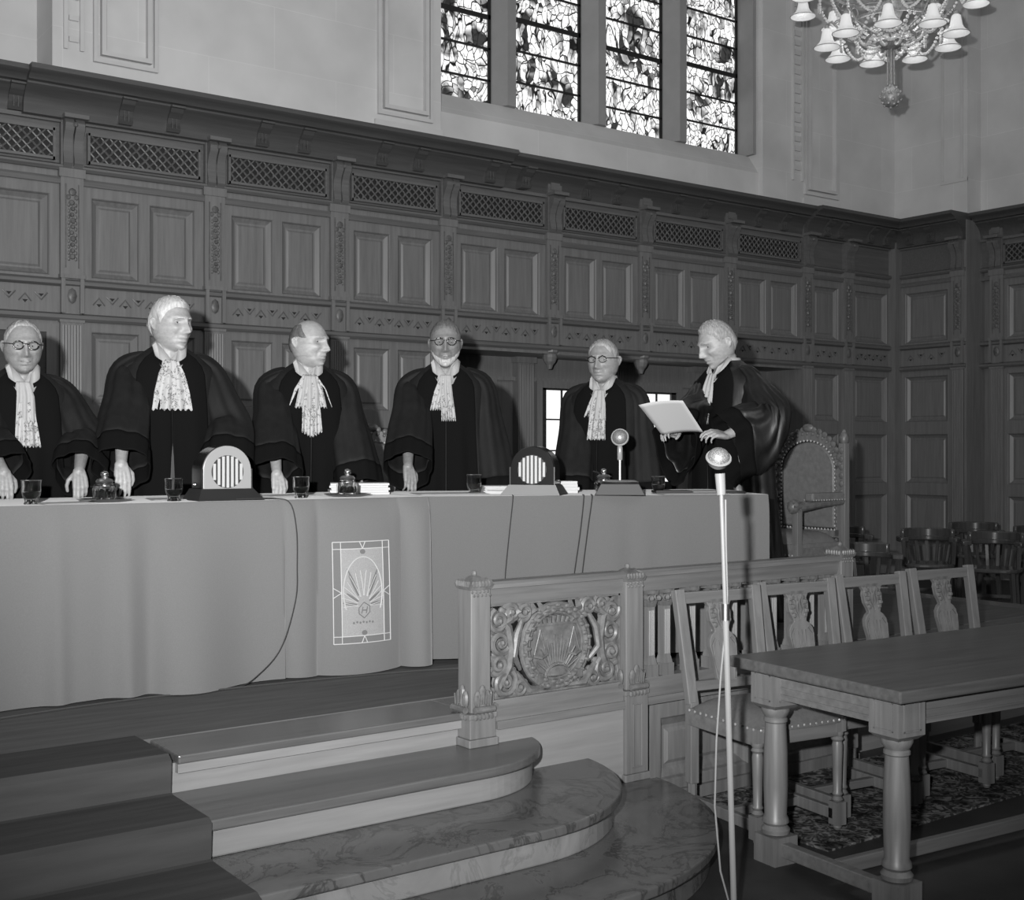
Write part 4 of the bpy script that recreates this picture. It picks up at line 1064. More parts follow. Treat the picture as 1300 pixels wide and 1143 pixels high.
# the sheet he holds
mb = MB()
a, b, c_, d_ = Vector((4.36, 4.84, 1.735)), Vector((4.49, 4.64, 1.755)), Vector((4.68, 4.68, 1.590)), Vector((4.57, 4.88, 1.575))
mb.grid(lambda u, v: (a.lerp(b, u)).lerp(d_.lerp(c_, u), v)+Vector((0, 0, .010*math.sin(PI*u))), 10, 10)
tag(mb.build('sheet_of_paper', M_PAPER, None, smooth=True, solid=.0012), 'white sheet of paper held up by the reading man at the right', 'paper')
# ================================================================== THINGS ON THE BENCH
def tumbler(x, y, lab, s=1.0):
    t = thing('tumbler', lab, 'glass', (x, y, ZT+.0005), 0, 'drinking glasses on the bench'); t.scale = (s, s, s)
    o = [(.027, 0), (.029, .003), (.024, .010), (.026, .018), (.034, .034), (.037, .055), (.036, .078), (.0385, .094)]; i_ = [(.0365, .094), (.0342, .078), (.035, .055), (.032, .036), (.022, .022), (.001, .020)]
    MB().lathe(o+i_, seg=24).build('bowl', M_GLASS, t, smooth=True)
    MB().lathe([(.001, .0210), (.0215, .0230), (.0310, .036), (.0335, .047), (.001, .047)], seg=24).build('drink', M_INK, t, smooth=True)
    MB().tube([(.0378*math.cos(a), .0378*math.sin(a), .094) for a in [2*PI*i/24 for i in range(24)]], .0014, 6, closed=True).build('rim', M_CHROME, t, smooth=True)
    return t
tumbler(1.30, 4.99, 'drinking glass at the far left of the bench, below the first man')
tumbler(1.87, 4.97, 'drinking glass in front of the tall second man, left of the grey loudspeaker')
tumbler(2.46, 4.98, 'drinking glass right of the grey loudspeaker')
tumbler(3.385, 4.96, 'drinking glass in front of the bearded man')
tumbler(4.13, 4.44, 'drinking glass right behind the desk microphone', .9)
def inkwell(x, y, lab, tray=True, s=1.0):
    t = thing('inkwell', lab, 'inkwell', (x, y, ZT+.001), 0, 'glass inkwells on the bench'); t.scale = (s, s, s)
    z0 = .008
    if tray:
        MB().lathe([(.001, 0), (.07, 0), (.085, .004), (.112, .012), (.113, .014), (.085, .009), (.07, .005), (.001, .005)], seg=32, sy=.8).build('tray', M_CHROME, t, smooth=True)
        z0 = .0055
    mb = MB(); mb.lathe([(.001, z0), (.040, z0), (.044, z0+.01), (.045, z0+.05), (.040, z0+.066), (.026, z0+.074), (.024, z0+.07), (.036, z0+.060), (.038, z0+.012), (.001, z0+.012)], seg=20)
    for k in range(10):
        a = 2*PI*k/10; mb.tube([(.045*math.cos(a), .045*math.sin(a), z0+.01), (.046*math.cos(a), .046*math.sin(a), z0+.052)], .005, 6)
    mb.build('jar', M_GLASS, t, smooth=True)
    MB().lathe([(.001, z0+.013), (.035, z0+.013), (.035, z0+.04), (.001, z0+.04)], seg=16).build('ink', M_INK, t)
    mb = MB(); mb.lathe([(.032, z0+.073), (.036, z0+.080), (.030, z0+.088), (.014, z0+.092), (.012, z0+.098), (.001, z0+.099)], seg=20); mb.build('collar', M_STEEL, t, smooth=True)
    mb = MB(); mb.ell((0, 0, z0+.108), (.017, .017, .014), 14, 8); mb.build('stopper', M_CHROME, t, smooth=True)
    return t
inkwell(1.60, 5.03, 'round glass inkwell on a metal tray in front of the first man')
inkwell(2.70, 4.99, 'round glass inkwell on a metal tray between the third and the bearded man')
t = inkwell(3.93, 4.62, 'open glass inkwell with a pen across it, left of the desk microphone', False, .95)
MB().tube([(-.09, -.02, .115), (.07, .02, .085)], .004, 6).build('pen', M_BLACK, t)
def radio(x, y, rot, front, side, basef, lab):
    t = thing('table_loudspeaker', lab, 'loudspeaker', (x, y, ZT+.001), rot)
    w_, h, d = .108, .185, .14
    arch = [(-w_, 0)]+[(-w_*math.cos(a)*1.0, h-w_+w_*math.sin(a)) for a in [PI*i/24 for i in range(25)]]+[(w_, 0)]
    z0 = .048
    mb = MB(); mb.prism([(a, b+z0) for a, b in arch], -d/2+.012, d/2, 'y'); mb.build('case', side, t, smooth=True, bevel=.004)
    mb = MB(); mb.prism([(a*.985, b*.992+z0) for a, b in arch], -d/2, -d/2+.014, 'y'); mb.build('front', front, t, bevel=.003)
    c = (0, h-w_-.004+z0)
    MB().prism([(c[0]+.070*math.cos(a), c[1]+.070*math.sin(a)) for a in [2*PI*i/32 for i in range(32)]], -d/2-.003, -d/2+.001, 'y').build('grille_cloth', M_MATTEB, t)
    mb = MB()
    for k in range(7):
        q = (k-3)*.0195; hh = math.sqrt(.068**2-q*q); mb.box(q-.0058, q+.0058, -d/2-.008, -d/2-.0025, c[1]-hh, c[1]+hh)
    mb.build('grille_bars', M_IVORY, t, bevel=.001)
    mb = MB(); mb.box(w_*.985-.001, w_*.985+.004, -d/2-.001, -d/2+.004, z0, z0+.085); mb.box(-w_*.985-.004, -w_*.985+.001, -d/2-.001, -d/2+.004, z0, z0+.085); mb.build('edge_strip', M_CHROME, t)
    mb = MB(); mb.mi = 0
    a, b, c2, d2 = .145, .125, .115, .075
    vs = [(-a, -b, 0), (a, -b, 0), (a, .09, 0), (-a, .09, 0), (-c2, -d2, .048), (c2, -d2, .048), (c2, .08, .048), (-c2, .08, .048)]
    mb.add(vs, [(0, 1, 5, 4)]); mb.mi = 1; mb.add(vs, [(0, 3, 2, 1), (4, 5, 6, 7), (1, 2, 6, 5), (2, 3, 7, 6), (3, 0, 4, 7)])
    mb.build('base', [basef, M_MATTEB], t)
    mb = MB()
    for k in (0, 1): mb.ell((w_+.002, .02+k*.018, z0+.018), (.005, .005, .005), 8, 5); mb.ell((-w_-.002, .02+k*.018, z0+.018), (.005, .005, .005), 8, 5)
    mb.build('screw', M_CHROME, t, smooth=True)
    return t
radio(2.085, 4.98, -.05, M_GREYM, M_BLACK, M_MATTEB, 'arched table loudspeaker with grey front and round striped grille, before the second man')
radio(3.565, 4.70, -.86, M_BLACK, M_BLACK, M_GREYM, 'black arched table loudspeaker with round striped grille, on a grey base')
def mic_head(mb0, c, r, par, ax):
    """ball head: grille half looks along ax"""
    ax = Vector(ax).normalized(); q = ax.to_track_quat('Z', 'Y').to_matrix()
    T = lambda p: tuple(Vector(c)+q @ Vector(p))
    m = MB(); m.xf = T; m.lathe([(.001, -r), (r*.5, -r*.88), (r*.86, -r*.52), (r*1.0, -.05*r), (r*1.06, 0), (r*1.06, .12*r), (r*.98, .14*r)], seg=28); m.build('housing', M_PAINT, par, smooth=True)
    m = MB(); m.xf = T; m.lathe([(r*.97, .1*r), (r*.93, .34*r), (r*.78, .62*r), (r*.5, .86*r), (.001, .97*r)], seg=28)
    m.build('grille', M_GRILLE, par, smooth=True)
    m = MB(); m.xf = T; m.tube([(r*1.05*math.cos(a), r*1.05*math.sin(a), .07*r) for a in [2*PI*i/32 for i in range(32)]], r*.09, 6, closed=True); m.build('ring', M_PAINT, par, smooth=True)
M_GRILLE, _nt, _b = base('microphone_grille', .5, .5, metal=.5)
_v = _n(_nt, 'ShaderNodeTexVoronoi', Scale=260.0); _nt.links.new(coords(_nt), _v.inputs['Vector']); _r = ramp(_nt, [(.2, .36), (.6, .16)]); _nt.links.new(_v.outputs['Distance'], _r.inputs[0]); _nt.links.new(_r.outputs[0], _b.inputs['Base Color'])
t = thing('desk_microphone', 'ball-headed desk microphone on a dark wedge base', 'microphone', (3.875, 4.435, ZT+.001), -.72)
mb = MB(); mb.prism([(-.12, 0), (.12, 0), (.09, .055), (-.09, .055)], -.12, .09, 'y'); mb.build('base', M_MATTEB, t, bevel=.003)
MB().lathe([(.001, .055), (.085, .055), (.09, .062), (.07, .07), (.001, .071)], seg=28).build('disc', M_STEEL, t, smooth=True)
MB().tube([(0, 0, .07), (0, 0, .20)], .006, 10).build('stem', M_PAINT, t, smooth=True)
MB().lathe([(.010, .165), (.013, .17), (.013, .225), (.009, .245)], seg=14).build('socket', M_PAINT, t, smooth=True)
mic_head(None, (0, -.004, .275), .038, t, (-.1, -1, .25))
def papers(name, x, y, rot, w_, d, h, lab, mat=M_PAPER, n=4, cat='papers', z=ZT+.001):
    mb = MB(); rr = random.Random(int(x*1000))
    for k in range(n):
        a = rr.uniform(-.05, .05) if n > 1 else 0; dx = rr.uniform(-.006, .006) if n > 1 else 0; c, s = math.cos(a), math.sin(a)
        z0 = h*k/n; z1 = h*(k+1)/n-.0006
        P = [(dx+c*px-s*py, s*px+c*py) for px, py in ((-w_/2, -d/2), (w_/2, -d/2), (w_/2, d/2), (-w_/2, d/2))]
        mb.prism(P, z0, z1, 'z')
    o = mb.build(name, mat, None); o.location = (x, y, z); o.rotation_euler.z = rot
    return tag(o, lab, cat)
papers('paper_sheets', 1.42, 4.98, .1, .21, .16, .004, 'white sheets between the first glass and the first inkwell')
papers('paper_sheets', 1.98, 5.13, -.2, .30, .24, .004, 'flat white sheets behind the second drinking glass')
papers('paper_sheets', 2.50, 5.22, .25, .30, .2, .005, 'white sheets left of the second inkwell tray')
papers('document_stack', 2.91, 5.26, -.45, .28, .2, .055, 'thick stack of white documents behind the second inkwell', n=5)
papers('paper_sheets', 3.28, 5.02, -.3, .34, .22, .004, 'white sheets under the hand of the bearded man')
papers('document_stack', 3.62, 5.02, -.45, .24, .2, .035, 'loose pile of documents left of the black loudspeaker', n=6)
papers('open_booklet', 3.52, 4.86, -.7, .2, .1, .016, 'open booklet lying against the base of the black loudspeaker', n=3, cat='booklet')
papers('document_stack', 3.79, 4.82, -.5, .2, .14, .06, 'pile of papers between the black loudspeaker and the open inkwell', n=4)
papers('paper_sheets', 4.22, 4.30, -.45, .34, .2, .004, 'white sheets right of the desk microphone')
papers('dark_folder', 4.20, 4.42, -.5, .18, .1, .012, 'dark folder behind the sheets right of the desk microphone', M_MATTEB, 1, 'folder', ZT+.0055)
papers('dark_folder', 4.43, 4.24, -.42, .13, .06, .012, 'slim dark folder near the right corner of the bench', M_MATTEB, 1, 'folder')
papers('paper_sheets', 4.55, 4.55, -.5, .36, .26, .004, 'large flat sheets at the right end of the bench before the reading man')
# cables
def cable(P, r, lab, mat=None):
    Q = []
    for i in range(len(P)-1):
        a, b = Vector(P[i]), Vector(P[i+1])
        p0 = Vector(P[i-1]) if i else a; p3 = Vector(P[i+2]) if i+2 < len(P) else b
        for k in range(8):
            t_ = k/8; Q.append(.5*((2*a)+(b-p0)*t_+(2*p0-5*a+4*b-p3)*t_*t_+(3*a-p0-3*b+p3)*t_**3))
    Q.append(Vector(P[-1])); o = MB().tube(Q, r, 6).build('cable', mat or M_CABLE, None, smooth=True)
    return tag(o, lab, 'cable')
def cc(x, z, o=.006): return (x, cy(x, z)-o, z)
cable([(2.10, 4.86, 1.287), (2.27, 4.845, 1.286), cc(2.33, 1.262), cc(2.345, 1.15), cc(2.345, 1.0), cc(2.335, .85, .01), cc(2.27, .65, .012), cc(2.16, .545, .03), (2.06, 4.76, .51), (1.9, 4.78, .51)], .0028, 'thin cable hanging down the left cloth from the grey loudspeaker')
def crr(s, z, o=.006):
    p = cr(s, z); return (p[0]+N_.x*o, p[1]+N_.y*o, z)
cable([crr(.40, 1.283, -.03), crr(.395, 1.26), crr(.375, 1.1), crr(.355, .9), crr(.35, .7), crr(.34, .56, .01)], .0028, 'thin cable hanging down the right cloth from the black loudspeaker')
cable([crr(.74, 1.283, -.03), crr(.735, 1.262), crr(.715, 1.1), crr(.68, .85), crr(.67, .6), crr(.67, .56, .01)], .0032, 'left one of the two cables hanging from the desk microphone')
cable([crr(.78, 1.283, -.03), crr(.775, 1.262), crr(.75, 1.1), crr(.72, .85), crr(.71, .6), crr(.70, .56, .01)], .0032, 'right one of the two cables hanging from the desk microphone')
cable([(1.0, 4.70, .51), (1.6, 4.77, .51), (2.2, 4.74, .51), (2.8, 4.66, .51), (3.2, 4.55, .51), (3.4, 4.60, .51)], .004, 'pale cable running along the foot of the cloth on the platform', M_STEEL)
t = thing('floor_socket', 'small metal socket box on the platform at the foot of the cloth', 'socket', (3.24, 4.47, .503), -.3)
MB().box(-.05, .05, -.03, .03, 0, .025).build('box', M_STEEL, t, bevel=.004); MB().box(-.02, .02, -.034, -.028, .006, .02).build('plug', M_BLACK, t)
# ================================================================== FLOOR MICROPHONE
t = thing('microphone_stand', 'ball-headed microphone on a tall thin chrome floor stand in the foreground', 'microphone', (2.735, 2.64, 0), 0)
top = (-.022, .012, 1.42)
MB().lathe([(.001, 0), (.13, 0), (.13, .01), (.03, .035), (.018, .05), (.001, .05)], seg=32).build('base', M_MATTEB, t, smooth=True)
MB().tube([(.022, -.016, .04), (.0, 0, 1.0)], .0095, 12).build('pole', M_PAINT, t, smooth=True)
MB().tube([(.0, 0, .98), (-.012, .006, 1.36)], .0065, 12).build('upper_pole', M_PAINT, t, smooth=True)
MB().tube([(-.0, 0, .97), (.0, 0, 1.02)], .013, 12).build('clutch', M_STEEL, t, smooth=True)
MB().tube([(-.012, .006, 1.355), (-.016, .008, 1.42)], [.014, .016], 14).build('socket', M_PAINT, t, smooth=True)
mic_head(None, (-.026, .004, 1.466), .035, t, (-.40, -.55, .80))
MB().tube([(.0, .0, 1.34), (.004, .002, 1.2), (.012, .004, 1.05), (.005, .0, .99), (-.012, .008, .8), (-.024, .015, .6), (-.026, .02, .4), (-.012, .01, .2), (.03, .0, .06), (.16, .06, .01)], .0030, 7).build('cable', M_PAINT, t, smooth=True)

# ================================================================== CARVED-BACK CHAIRS
def splat_outline():
    H = [(.036, 0), (.044, .10), (.052, .16), (.050, .195), (.038, .22), (.026, .232), (.030, .25), (.040, .28), (.043, .325), (.038, .345), (.046, .365), (.046, .385)]
    return [(x*1.35, z) for x, z in H]+[(-x*1.35, z) for x, z in H[::-1]]
    return [(x, z) for x, z in H]+[(-x, z) for x, z in H[::-1]]
def carved_chair(loc, rot, lab):
    t = thing('carved_chair', lab, 'chair', loc, rot, 'carved-back chairs between table and balustrade')
    sw, sd = .20, .20
    lean = lambda z: .205+max(z-.45, 0)*.17
    for s in (-1, 1):                                  # rear posts run up into the back
        mb = MB(); mb.bar((s*.185, .205, .13), (s*.185, .205, .46), .021, .021); mb.bar((s*.185, .205, .45), (s*.20, lean(.91), .91), .024, .017, (0, 1, 0))
        mb.build('back_post', W_FURN, t, bevel=.004)
        mb = MB(); mb.tube([(s*.185, .205, .0), (s*.185, .205, .13)], .02, 8); mb.build('leg', W_FURN, t)
        x = s*.20
        mb = MB(); mb.lathe([(.013, 0), (.018, .01), (.013, .02)], (x, -.22, 0), 12); mb.box(x-.024, x+.024, -.244, -.196, .02, .11)
        mb.lathe([(.018, .11), (.024, .118), (.016, .13), (.022, .14), (.017, .15), (.019, .24), (.022, .33), (.019, .345), (.026, .355), (.02, .365), (.025, .375), (.025, .385)], (x, -.22, 0), 12)
        mb.box(x-.024, x+.024, -.244, -.196, .385, .44); mb.build('leg', W_FURN, t, smooth=True)
        MB().box(s*.19-.014, s*.19+.014, -.22, .20, .04, .085).build('stretcher', W_FURN, t, bevel=.003)
    MB().box(-.19, .19, -.02, .01, .045, .08).build('stretcher', W_FURNH, t, bevel=.003)
    mb = MB(); mb.box(-.215, .215, -.24, -.215, .37, .44); mb.box(-.2, .2, .19, .215, .37, .44)
    for s in (-1, 1): mb.box(s*.20-.012, s*.20+.012, -.22, .2, .37, .44)
    mb.build('seat_frame', W_FURNH, t, bevel=.003)
    mb = MB(); mb.grid(lambda u, v: ((u-.5)*(.45-.04*v), -.25+.45*v, .44+.055*(1-abs(2*u-1)**5)*(1-abs(2*v-1)**5)), 20, 20)
    mb.grid(lambda u, v: ((lambda a: ((.227)*math.copysign(abs(math.cos(a))**.25, math.cos(a))*(1-.04*(math.sin(a)+1)), -.025+.23*math.copysign(abs(math.sin(a))**.25, math.sin(a)), .425+.02*v))(2*PI*u)), 48, 1, True)
    mb.build('seat', M_LEATH, t, smooth=True, angle=70)
    mb = MB()
    for k in range(15): mb.ell((-.21+.03*k, -.253, .436), (.006, .004, .006), 6, 4)
    for s in (-1, 1):
        for k in range(12): mb.ell((s*.224, -.225+.036*k, .436), (.004, .006, .006), 6, 4)
    mb.build('upholstery_nails', M_BRASS, t, smooth=True)
    mb = MB(); mb.bar((-.185, lean(.885)-.003, .875), (.185, lean(.885)-.003, .875), .012, .024, (0, 0, 1)); mb.build('top_rail', W_FURNH, t, bevel=.004)
    mb = MB(); mb.bar((-.18, lean(.52), .52), (.18, lean(.52), .52), .011, .02); mb.build('lower_rail', W_FURNH, t, bevel=.003)
    m = MB(); th = math.atan(.17); pl = splat_outline(); k_ = .335/.385
    m.xf = lambda p: (p[0], lean(.53)-.0+p[1]+p[2]*.17, .53+p[2]*k_)
    m.prism(pl, -.014, .010, 'y')
    m.build('splat', W_FURN, t, bevel=.003)
    m2 = MB(); m2.xf = m.xf
    for s in (-1, 1):
        m2.tube([(s*.042, -.015, .01), (s*.056, -.017, .11), (s*.060, -.017, .17), (s*.040, -.017, .20)], .005, 5)
        for k in range(5): m2.ell((s*(.030+.012*(k % 2)), -.016, .262+.022*k), (.013, .008, .012), 6, 4)
        m2.tube([(0, -.016, .245), (s*.018, -.020, .29), (s*.012, -.020, .33), (s*.034, -.016, .365)], [.004, .006, .006, .004], 5)
    m2.tube([(0, -.016, .24), (0, -.020, .36)], .005, 5); m2.box(-.058, .058, -.020, -.012, .368, .383)
    for q in (-.018, 0, .018): m2.tube([(q*.7, -.015, .02), (q*1.2, -.016, .19)], .0035, 5)
    m2.build('splat_carving', M_CARV, t, smooth=True)
    return t
carved_chair((3.68, 3.36, .008), -.13, 'carved-back chair nearest the steps, leather seat in view behind the microphone stand')
ch = [o for o in COL.objects if o.name == 'carved_chair'][0]
for i, (x, lb) in enumerate([(4.17, 'second carved-back chair from the steps, behind the left corner of the long table'), (4.69, 'third carved-back chair from the steps, just right of the last newel post'), (5.24, 'carved-back chair farthest from the steps, in front of the round-backed chairs')]):
    c = copy_tree(ch); c.location = (x, 3.36, .008); c['label'] = lb

# ================================================================== LONG TABLE IN FRONT
t = thing('long_table', 'long dark-topped oak table on stout turned column legs, lower right', 'table', (3.208, 2.353, 0), -math.radians(5))
MB().box(0, 3.2, 0, .80, .70, .74).build('tabletop', W_TOP, t, bevel=.006)
mb = MB(); mb.box(.10, 3.1, .09, .115, .60, .70); mb.box(.10, 3.1, .685, .71, .60, .70); mb.box(.085, .11, .12, .68, .60, .70); mb.box(3.09, 3.115, .12, .68, .60, .70)
for q in (.615, .64): mb.box(.10, 3.1, .086, .092, q, q+.006); mb.box(.081, .087, .12, .68, q, q+.006)
mb.build('apron', W_FURNH, t)
for lx, ly in ((.12, .12), (.12, .68), (3.08, .12), (3.08, .68)):
    mb = MB()
    mb.box(lx-.062, lx+.062, ly-.062, ly+.062, .575, .70)
    for q in (-1, 1):
        for fx in (0, 1):
            for (a, b, c_, d_) in ((-.04, .04, .59, .596), (-.04, .04, .68, .686), (-.04, -.034, .59, .686), (.034, .04, .59, .686)):
                if fx: mb.box(lx+q*.062-.003, lx+q*.062+.003, ly+a, ly+b, c_, d_)
                else: mb.box(lx+a, lx+b, ly+q*.062-.003, ly+q*.062+.003, c_, d_)
    mb.frust((lx, ly, .56), .045, .045, .015, .062, .062)
    mb.lathe([(.034, .10), (.050, .105), (.052, .12), (.040, .135), (.048, .145), (.046, .16), (.040, .17), (.044, .28), (.043, .40), (.038, .50), (.038, .505), (.043, .51), (.043, .52), (.038, .525), (.045, .535), (.052, .55), (.052, .56)], (lx, ly, 0), 28)
    mb.box(lx-.055, lx+.055, ly-.055, ly+.055, 0, .10)
    mb.build('leg', W_FURN, t, smooth=True, angle=40)
mb = MB(); mb.box(.10, .14, .17, .63, .03, .08); mb.box(3.06, 3.10, .17, .63, .03, .08); mb.box(.14, 3.06, .385, .415, .03, .08); mb.build('stretcher', W_FURNH, t, bevel=.004)

# ================================================================== THE LARGE ARMCHAIR (faces -X)
def throne(loc, rot, lab):
    t = thing('judge_armchair', lab, 'armchair', loc, rot, 'high-backed leather armchairs behind the bench')
    # local: faces -y, width x
    hw = .285
    for s in (-1, 1):
        mb = MB(); mb.box(s*hw-.028, s*hw+.028, .20, .25, 0, 1.04); mb.build('back_post', W_FURN, t, bevel=.005)
        mb = MB(); mb.ell((s*hw, .225, 1.07), (.034, .034, .05), 10, 7); mb.ell((s*hw, .225, 1.115), (.016, .016, .02), 8, 5)
        for k in range(7): mb.ell((s*hw, .195, .66+k*.055), (.018, .012, .022), 8, 5)
        mb.build('finial', M_CARV, t, smooth=True)
        mb = MB(); mb.bar((s*hw, -.24, 0), (s*hw, -.24, .62), .024, .024); mb.build('arm_post', W_FURN, t, bevel=.004)
        mb = MB(); mb.tube([(s*hw, .21, .655), (s*hw, 0, .645), (s*hw, -.2, .625)], [.028, .028, .03], 10); mb.ell((s*hw, -.275, .63), (.042, .042, .046), 14, 9); mb.tube([(s*hw, -.2, .625), (s*hw, -.25, .64)], .034, 10)
        for k in range(8):
            a = 2*PI*k/8; mb.tube([(s*hw+.04*math.cos(a), -.245, .63+.04*math.sin(a)), (s*hw+.03*math.cos(a), -.305, .63+.03*math.sin(a))], .009, 5)
        mb.build('arm', M_CARV, t, smooth=True)
        mb = MB(); mb.box(s*hw-.036, s*hw+.036, -.13, .19, .66, .715); mb.build('arm_pad', M_LEATH2, t, bevel=.012)
        mb = MB()
        for e_ in (-1, 1):
            mb = MB()
            for k in range(13): mb.ell((s*hw+e_*.038, -.125+.026*k, .668), (.005, .006, .006), 6, 4)
            mb.build('arm_nails', M_BRASS, t, smooth=True)
    mb = MB(); mb.box(-hw+.02, hw-.02, -.26, -.22, .22, .36); mb.box(-hw+.02, hw-.02, .19, .23, .22, .36)
    for s in (-1, 1): mb.box(s*hw-.02, s*hw+.02, -.22, .2, .22, .36)
    mb.build('seat_frame', W_FURNH, t, bevel=.004)
    mb = MB(); mb.grid(lambda u, v: ((u-.5)*2*(hw+.012), -.28+.49*v, .36+.10*(1-abs(2*u-1)**6)*(1-abs(2*v-1)**6)), 20, 20)
    mb.box(-hw-.012, hw+.012, -.28, .205, .30, .385); mb.build('seat', M_LEATH2, t, smooth=True, angle=60)
    mb = MB()
    for k in range(20): mb.ell((-.28+.0295*k, -.284, .315), (.007, .005, .007), 6, 4)
    mb.build('seat_nails', M_BRASS, t, smooth=True)
    ar = lambda a, r, zz=.0: (r*math.cos(a), .86+zz+.235*math.sin(a)*r/.235)
    # upholstered arched back
    W2 = .225
    out = [(-W2, .47)]+[(-W2*math.cos(PI*i/24), .86+.19*math.sin(PI*i/24)) for i in range(25)]+[(W2, .47)]
    mb = MB(); mb.prism(out, .195, .235, 'y'); mb.build('back_cushion', M_LEATH2, t, smooth=True, bevel=.014)
    mb = MB()
    for i in range(len(out)):
        a = Vector(out[i]); b = Vector(out[(i+1) % len(out)]); n = max(1, int((b-a).length/.026))
        for k in range(n):
            p = a.lerp(b, k/n); c = Vector((0, .75)); p = c+(p-c)*1.03; mb.ell((p.x, .192, p.y), (.009, .006, .009), 6, 4)
    mb.build('back_nails', M_BRASS, t, smooth=True)
    mb = MB(); W3 = .262; inn = [(-W2*1.04*math.cos(PI*i/24), .86+.20*math.sin(PI*i/24)) for i in range(25)]; ou = [(-W3*math.cos(PI*i/24), .88+.25*math.sin(PI*i/24)) for i in range(25)]
    for i in range(24): mb.prism([inn[i], inn[i+1], ou[i+1], ou[i]], .2, .235, 'y')
    for s in (-1, 1): mb.box(min(s*.228, s*.262), max(s*.228, s*.262), .2, .235, .42, .90)
    mb.box(-.262, .262, .2, .235, .41, .46)
    mb.build('back_frame', W_FURN, t)
    mb = MB()
    for i in range(17):
        a = PI*(i+.5)/17; mb.ell((-.265*math.cos(a), .205, .88+.255*math.sin(a)), (.022, .018, .022), 8, 5); mb.ell((-.243*math.cos(a), .192, .88+.228*math.sin(a)), (.012, .01, .012), 6, 4)
    for s in (-1, 1):
        for k in range(9): mb.ell((s*.246, .192, .47+k*.045), (.010, .008, .014), 6, 4)
    mb.ell((0, .2, 1.145), (.05, .02, .03), 10, 6)
    mb.build('carved_crest', M_CARV, t, smooth=True)
    return t
T0 = throne((6.36, 5.56, .504), -PI/2, 'large high-backed leather armchair with nailed arched back, right end of the bench')
c = copy_tree(T0); c.location = (4.00, 7.0, .504); c.rotation_euler.z = -.35; c['label'] = 'high-backed armchair just glimpsed between the third man and the bearded man'
# ================================================================== ROUND-BACKED CHAIRS AT THE BACK
def captain(loc, rot, lab):
    t = thing('round_backed_chair', lab, 'chair', loc, rot, 'round-backed chairs near the right wall')
    R = .25
    for (a, b) in ((-.17, -.17), (.17, -.17), (-.15, .17), (.15, .17)):
        mb = MB(); mb.bar((a*1.15, b*1.15, 0), (a, b, .42), .018, .018); mb.build('leg', W_CHAIR, t, bevel=.004)
    mb = MB(); mb.bar((-.18, -.18, .2), (-.16, .18, .2), .01, .014); mb.bar((.18, -.18, .2), (.16, .18, .2), .01, .014); mb.bar((-.17, 0, .2), (.17, 0, .2), .01, .014); mb.build('stretcher', W_CHAIR, t)
    mb = MB(); mb.prism([(.23*math.copysign(abs(math.cos(a))**.6, math.cos(a)), .22*math.copysign(abs(math.sin(a))**.6, math.sin(a))) for a in [2*PI*i/32 for i in range(32)]], .42, .455, 'z'); mb.build('seat', W_CHAIR, t, bevel=.01)
    mb = MB()
    def arc(r0, r1, z0, z1, a0, a1):
        n = 24
        def f(u, v):
            a = a0+(a1-a0)*u; q = [(r0, z0), (r1, z0), (r1, z1), (r0, z1)][v % 4]
            return (q[0]*math.cos(a), q[0]*math.sin(a), q[1])
        vs = [f(i/n, j) for i in range(n+1) for j in range(4)]
        fs = [(i*4+j, i*4+(j+1) % 4, (i+1)*4+(j+1) % 4, (i+1)*4+j) for i in range(n) for j in range(4)]+[(0, 1, 2, 3), (n*4+3, n*4+2, n*4+1, n*4)]
        mb.add(vs, fs)
    arc(.200, .285, .650, .695, -.55, PI+.55); mb.build('arm_rail', W_CHAIR, t, bevel=.01, smooth=True)
    mb = MB(); arc(.225, .265, .68, .765, .35, PI-.35); mb.build('crest', W_CHAIR, t, bevel=.012, smooth=True)
    mb = MB()
    for k in range(7):
        a = .25+(PI-.5)*k/6; mb.bar((.19*math.cos(a), .18*math.sin(a), .45), (.24*math.cos(a), .24*math.sin(a), .66), .014, .006, (math.cos(a), math.sin(a), 0))
    mb.build('back_slat', W_CHAIR, t)
    for s in (-1, 1): mb = MB(); mb.bar((s*.21, -.09, .45), (s*.22, -.12, .66), .018, .018); mb.build('arm_support', W_CHAIR, t, bevel=.003)
    return t
for (x, y, r_, lb) in [(9.85, 6.92, -.9, 'round-backed wooden chair in the middle, left of the one at the right edge'), (9.9, 6.27, -1.15, 'round-backed wooden chair nearest the right edge with its whole back in view'), (11.11, 7.25, -.8, 'round-backed wooden chair standing behind the two nearer ones, by the right wall'), (11.05, 6.5, -.9, 'round-backed wooden chair cut by the right edge of the photo'), (9.50, 7.62, -.6, 'round-backed wooden chair right of the large armchair, mostly hidden'), (7.85, 6.08, -.5, 'round-backed wooden chair directly behind the right newel post')]:
    if (x, y) == (9.85, 6.92): c0 = captain((x, y, 0), r_, lb)
    else:
        c = copy_tree(c0); c.location = (x, y, 0); c.rotation_euler.z = r_; c['label'] = lb

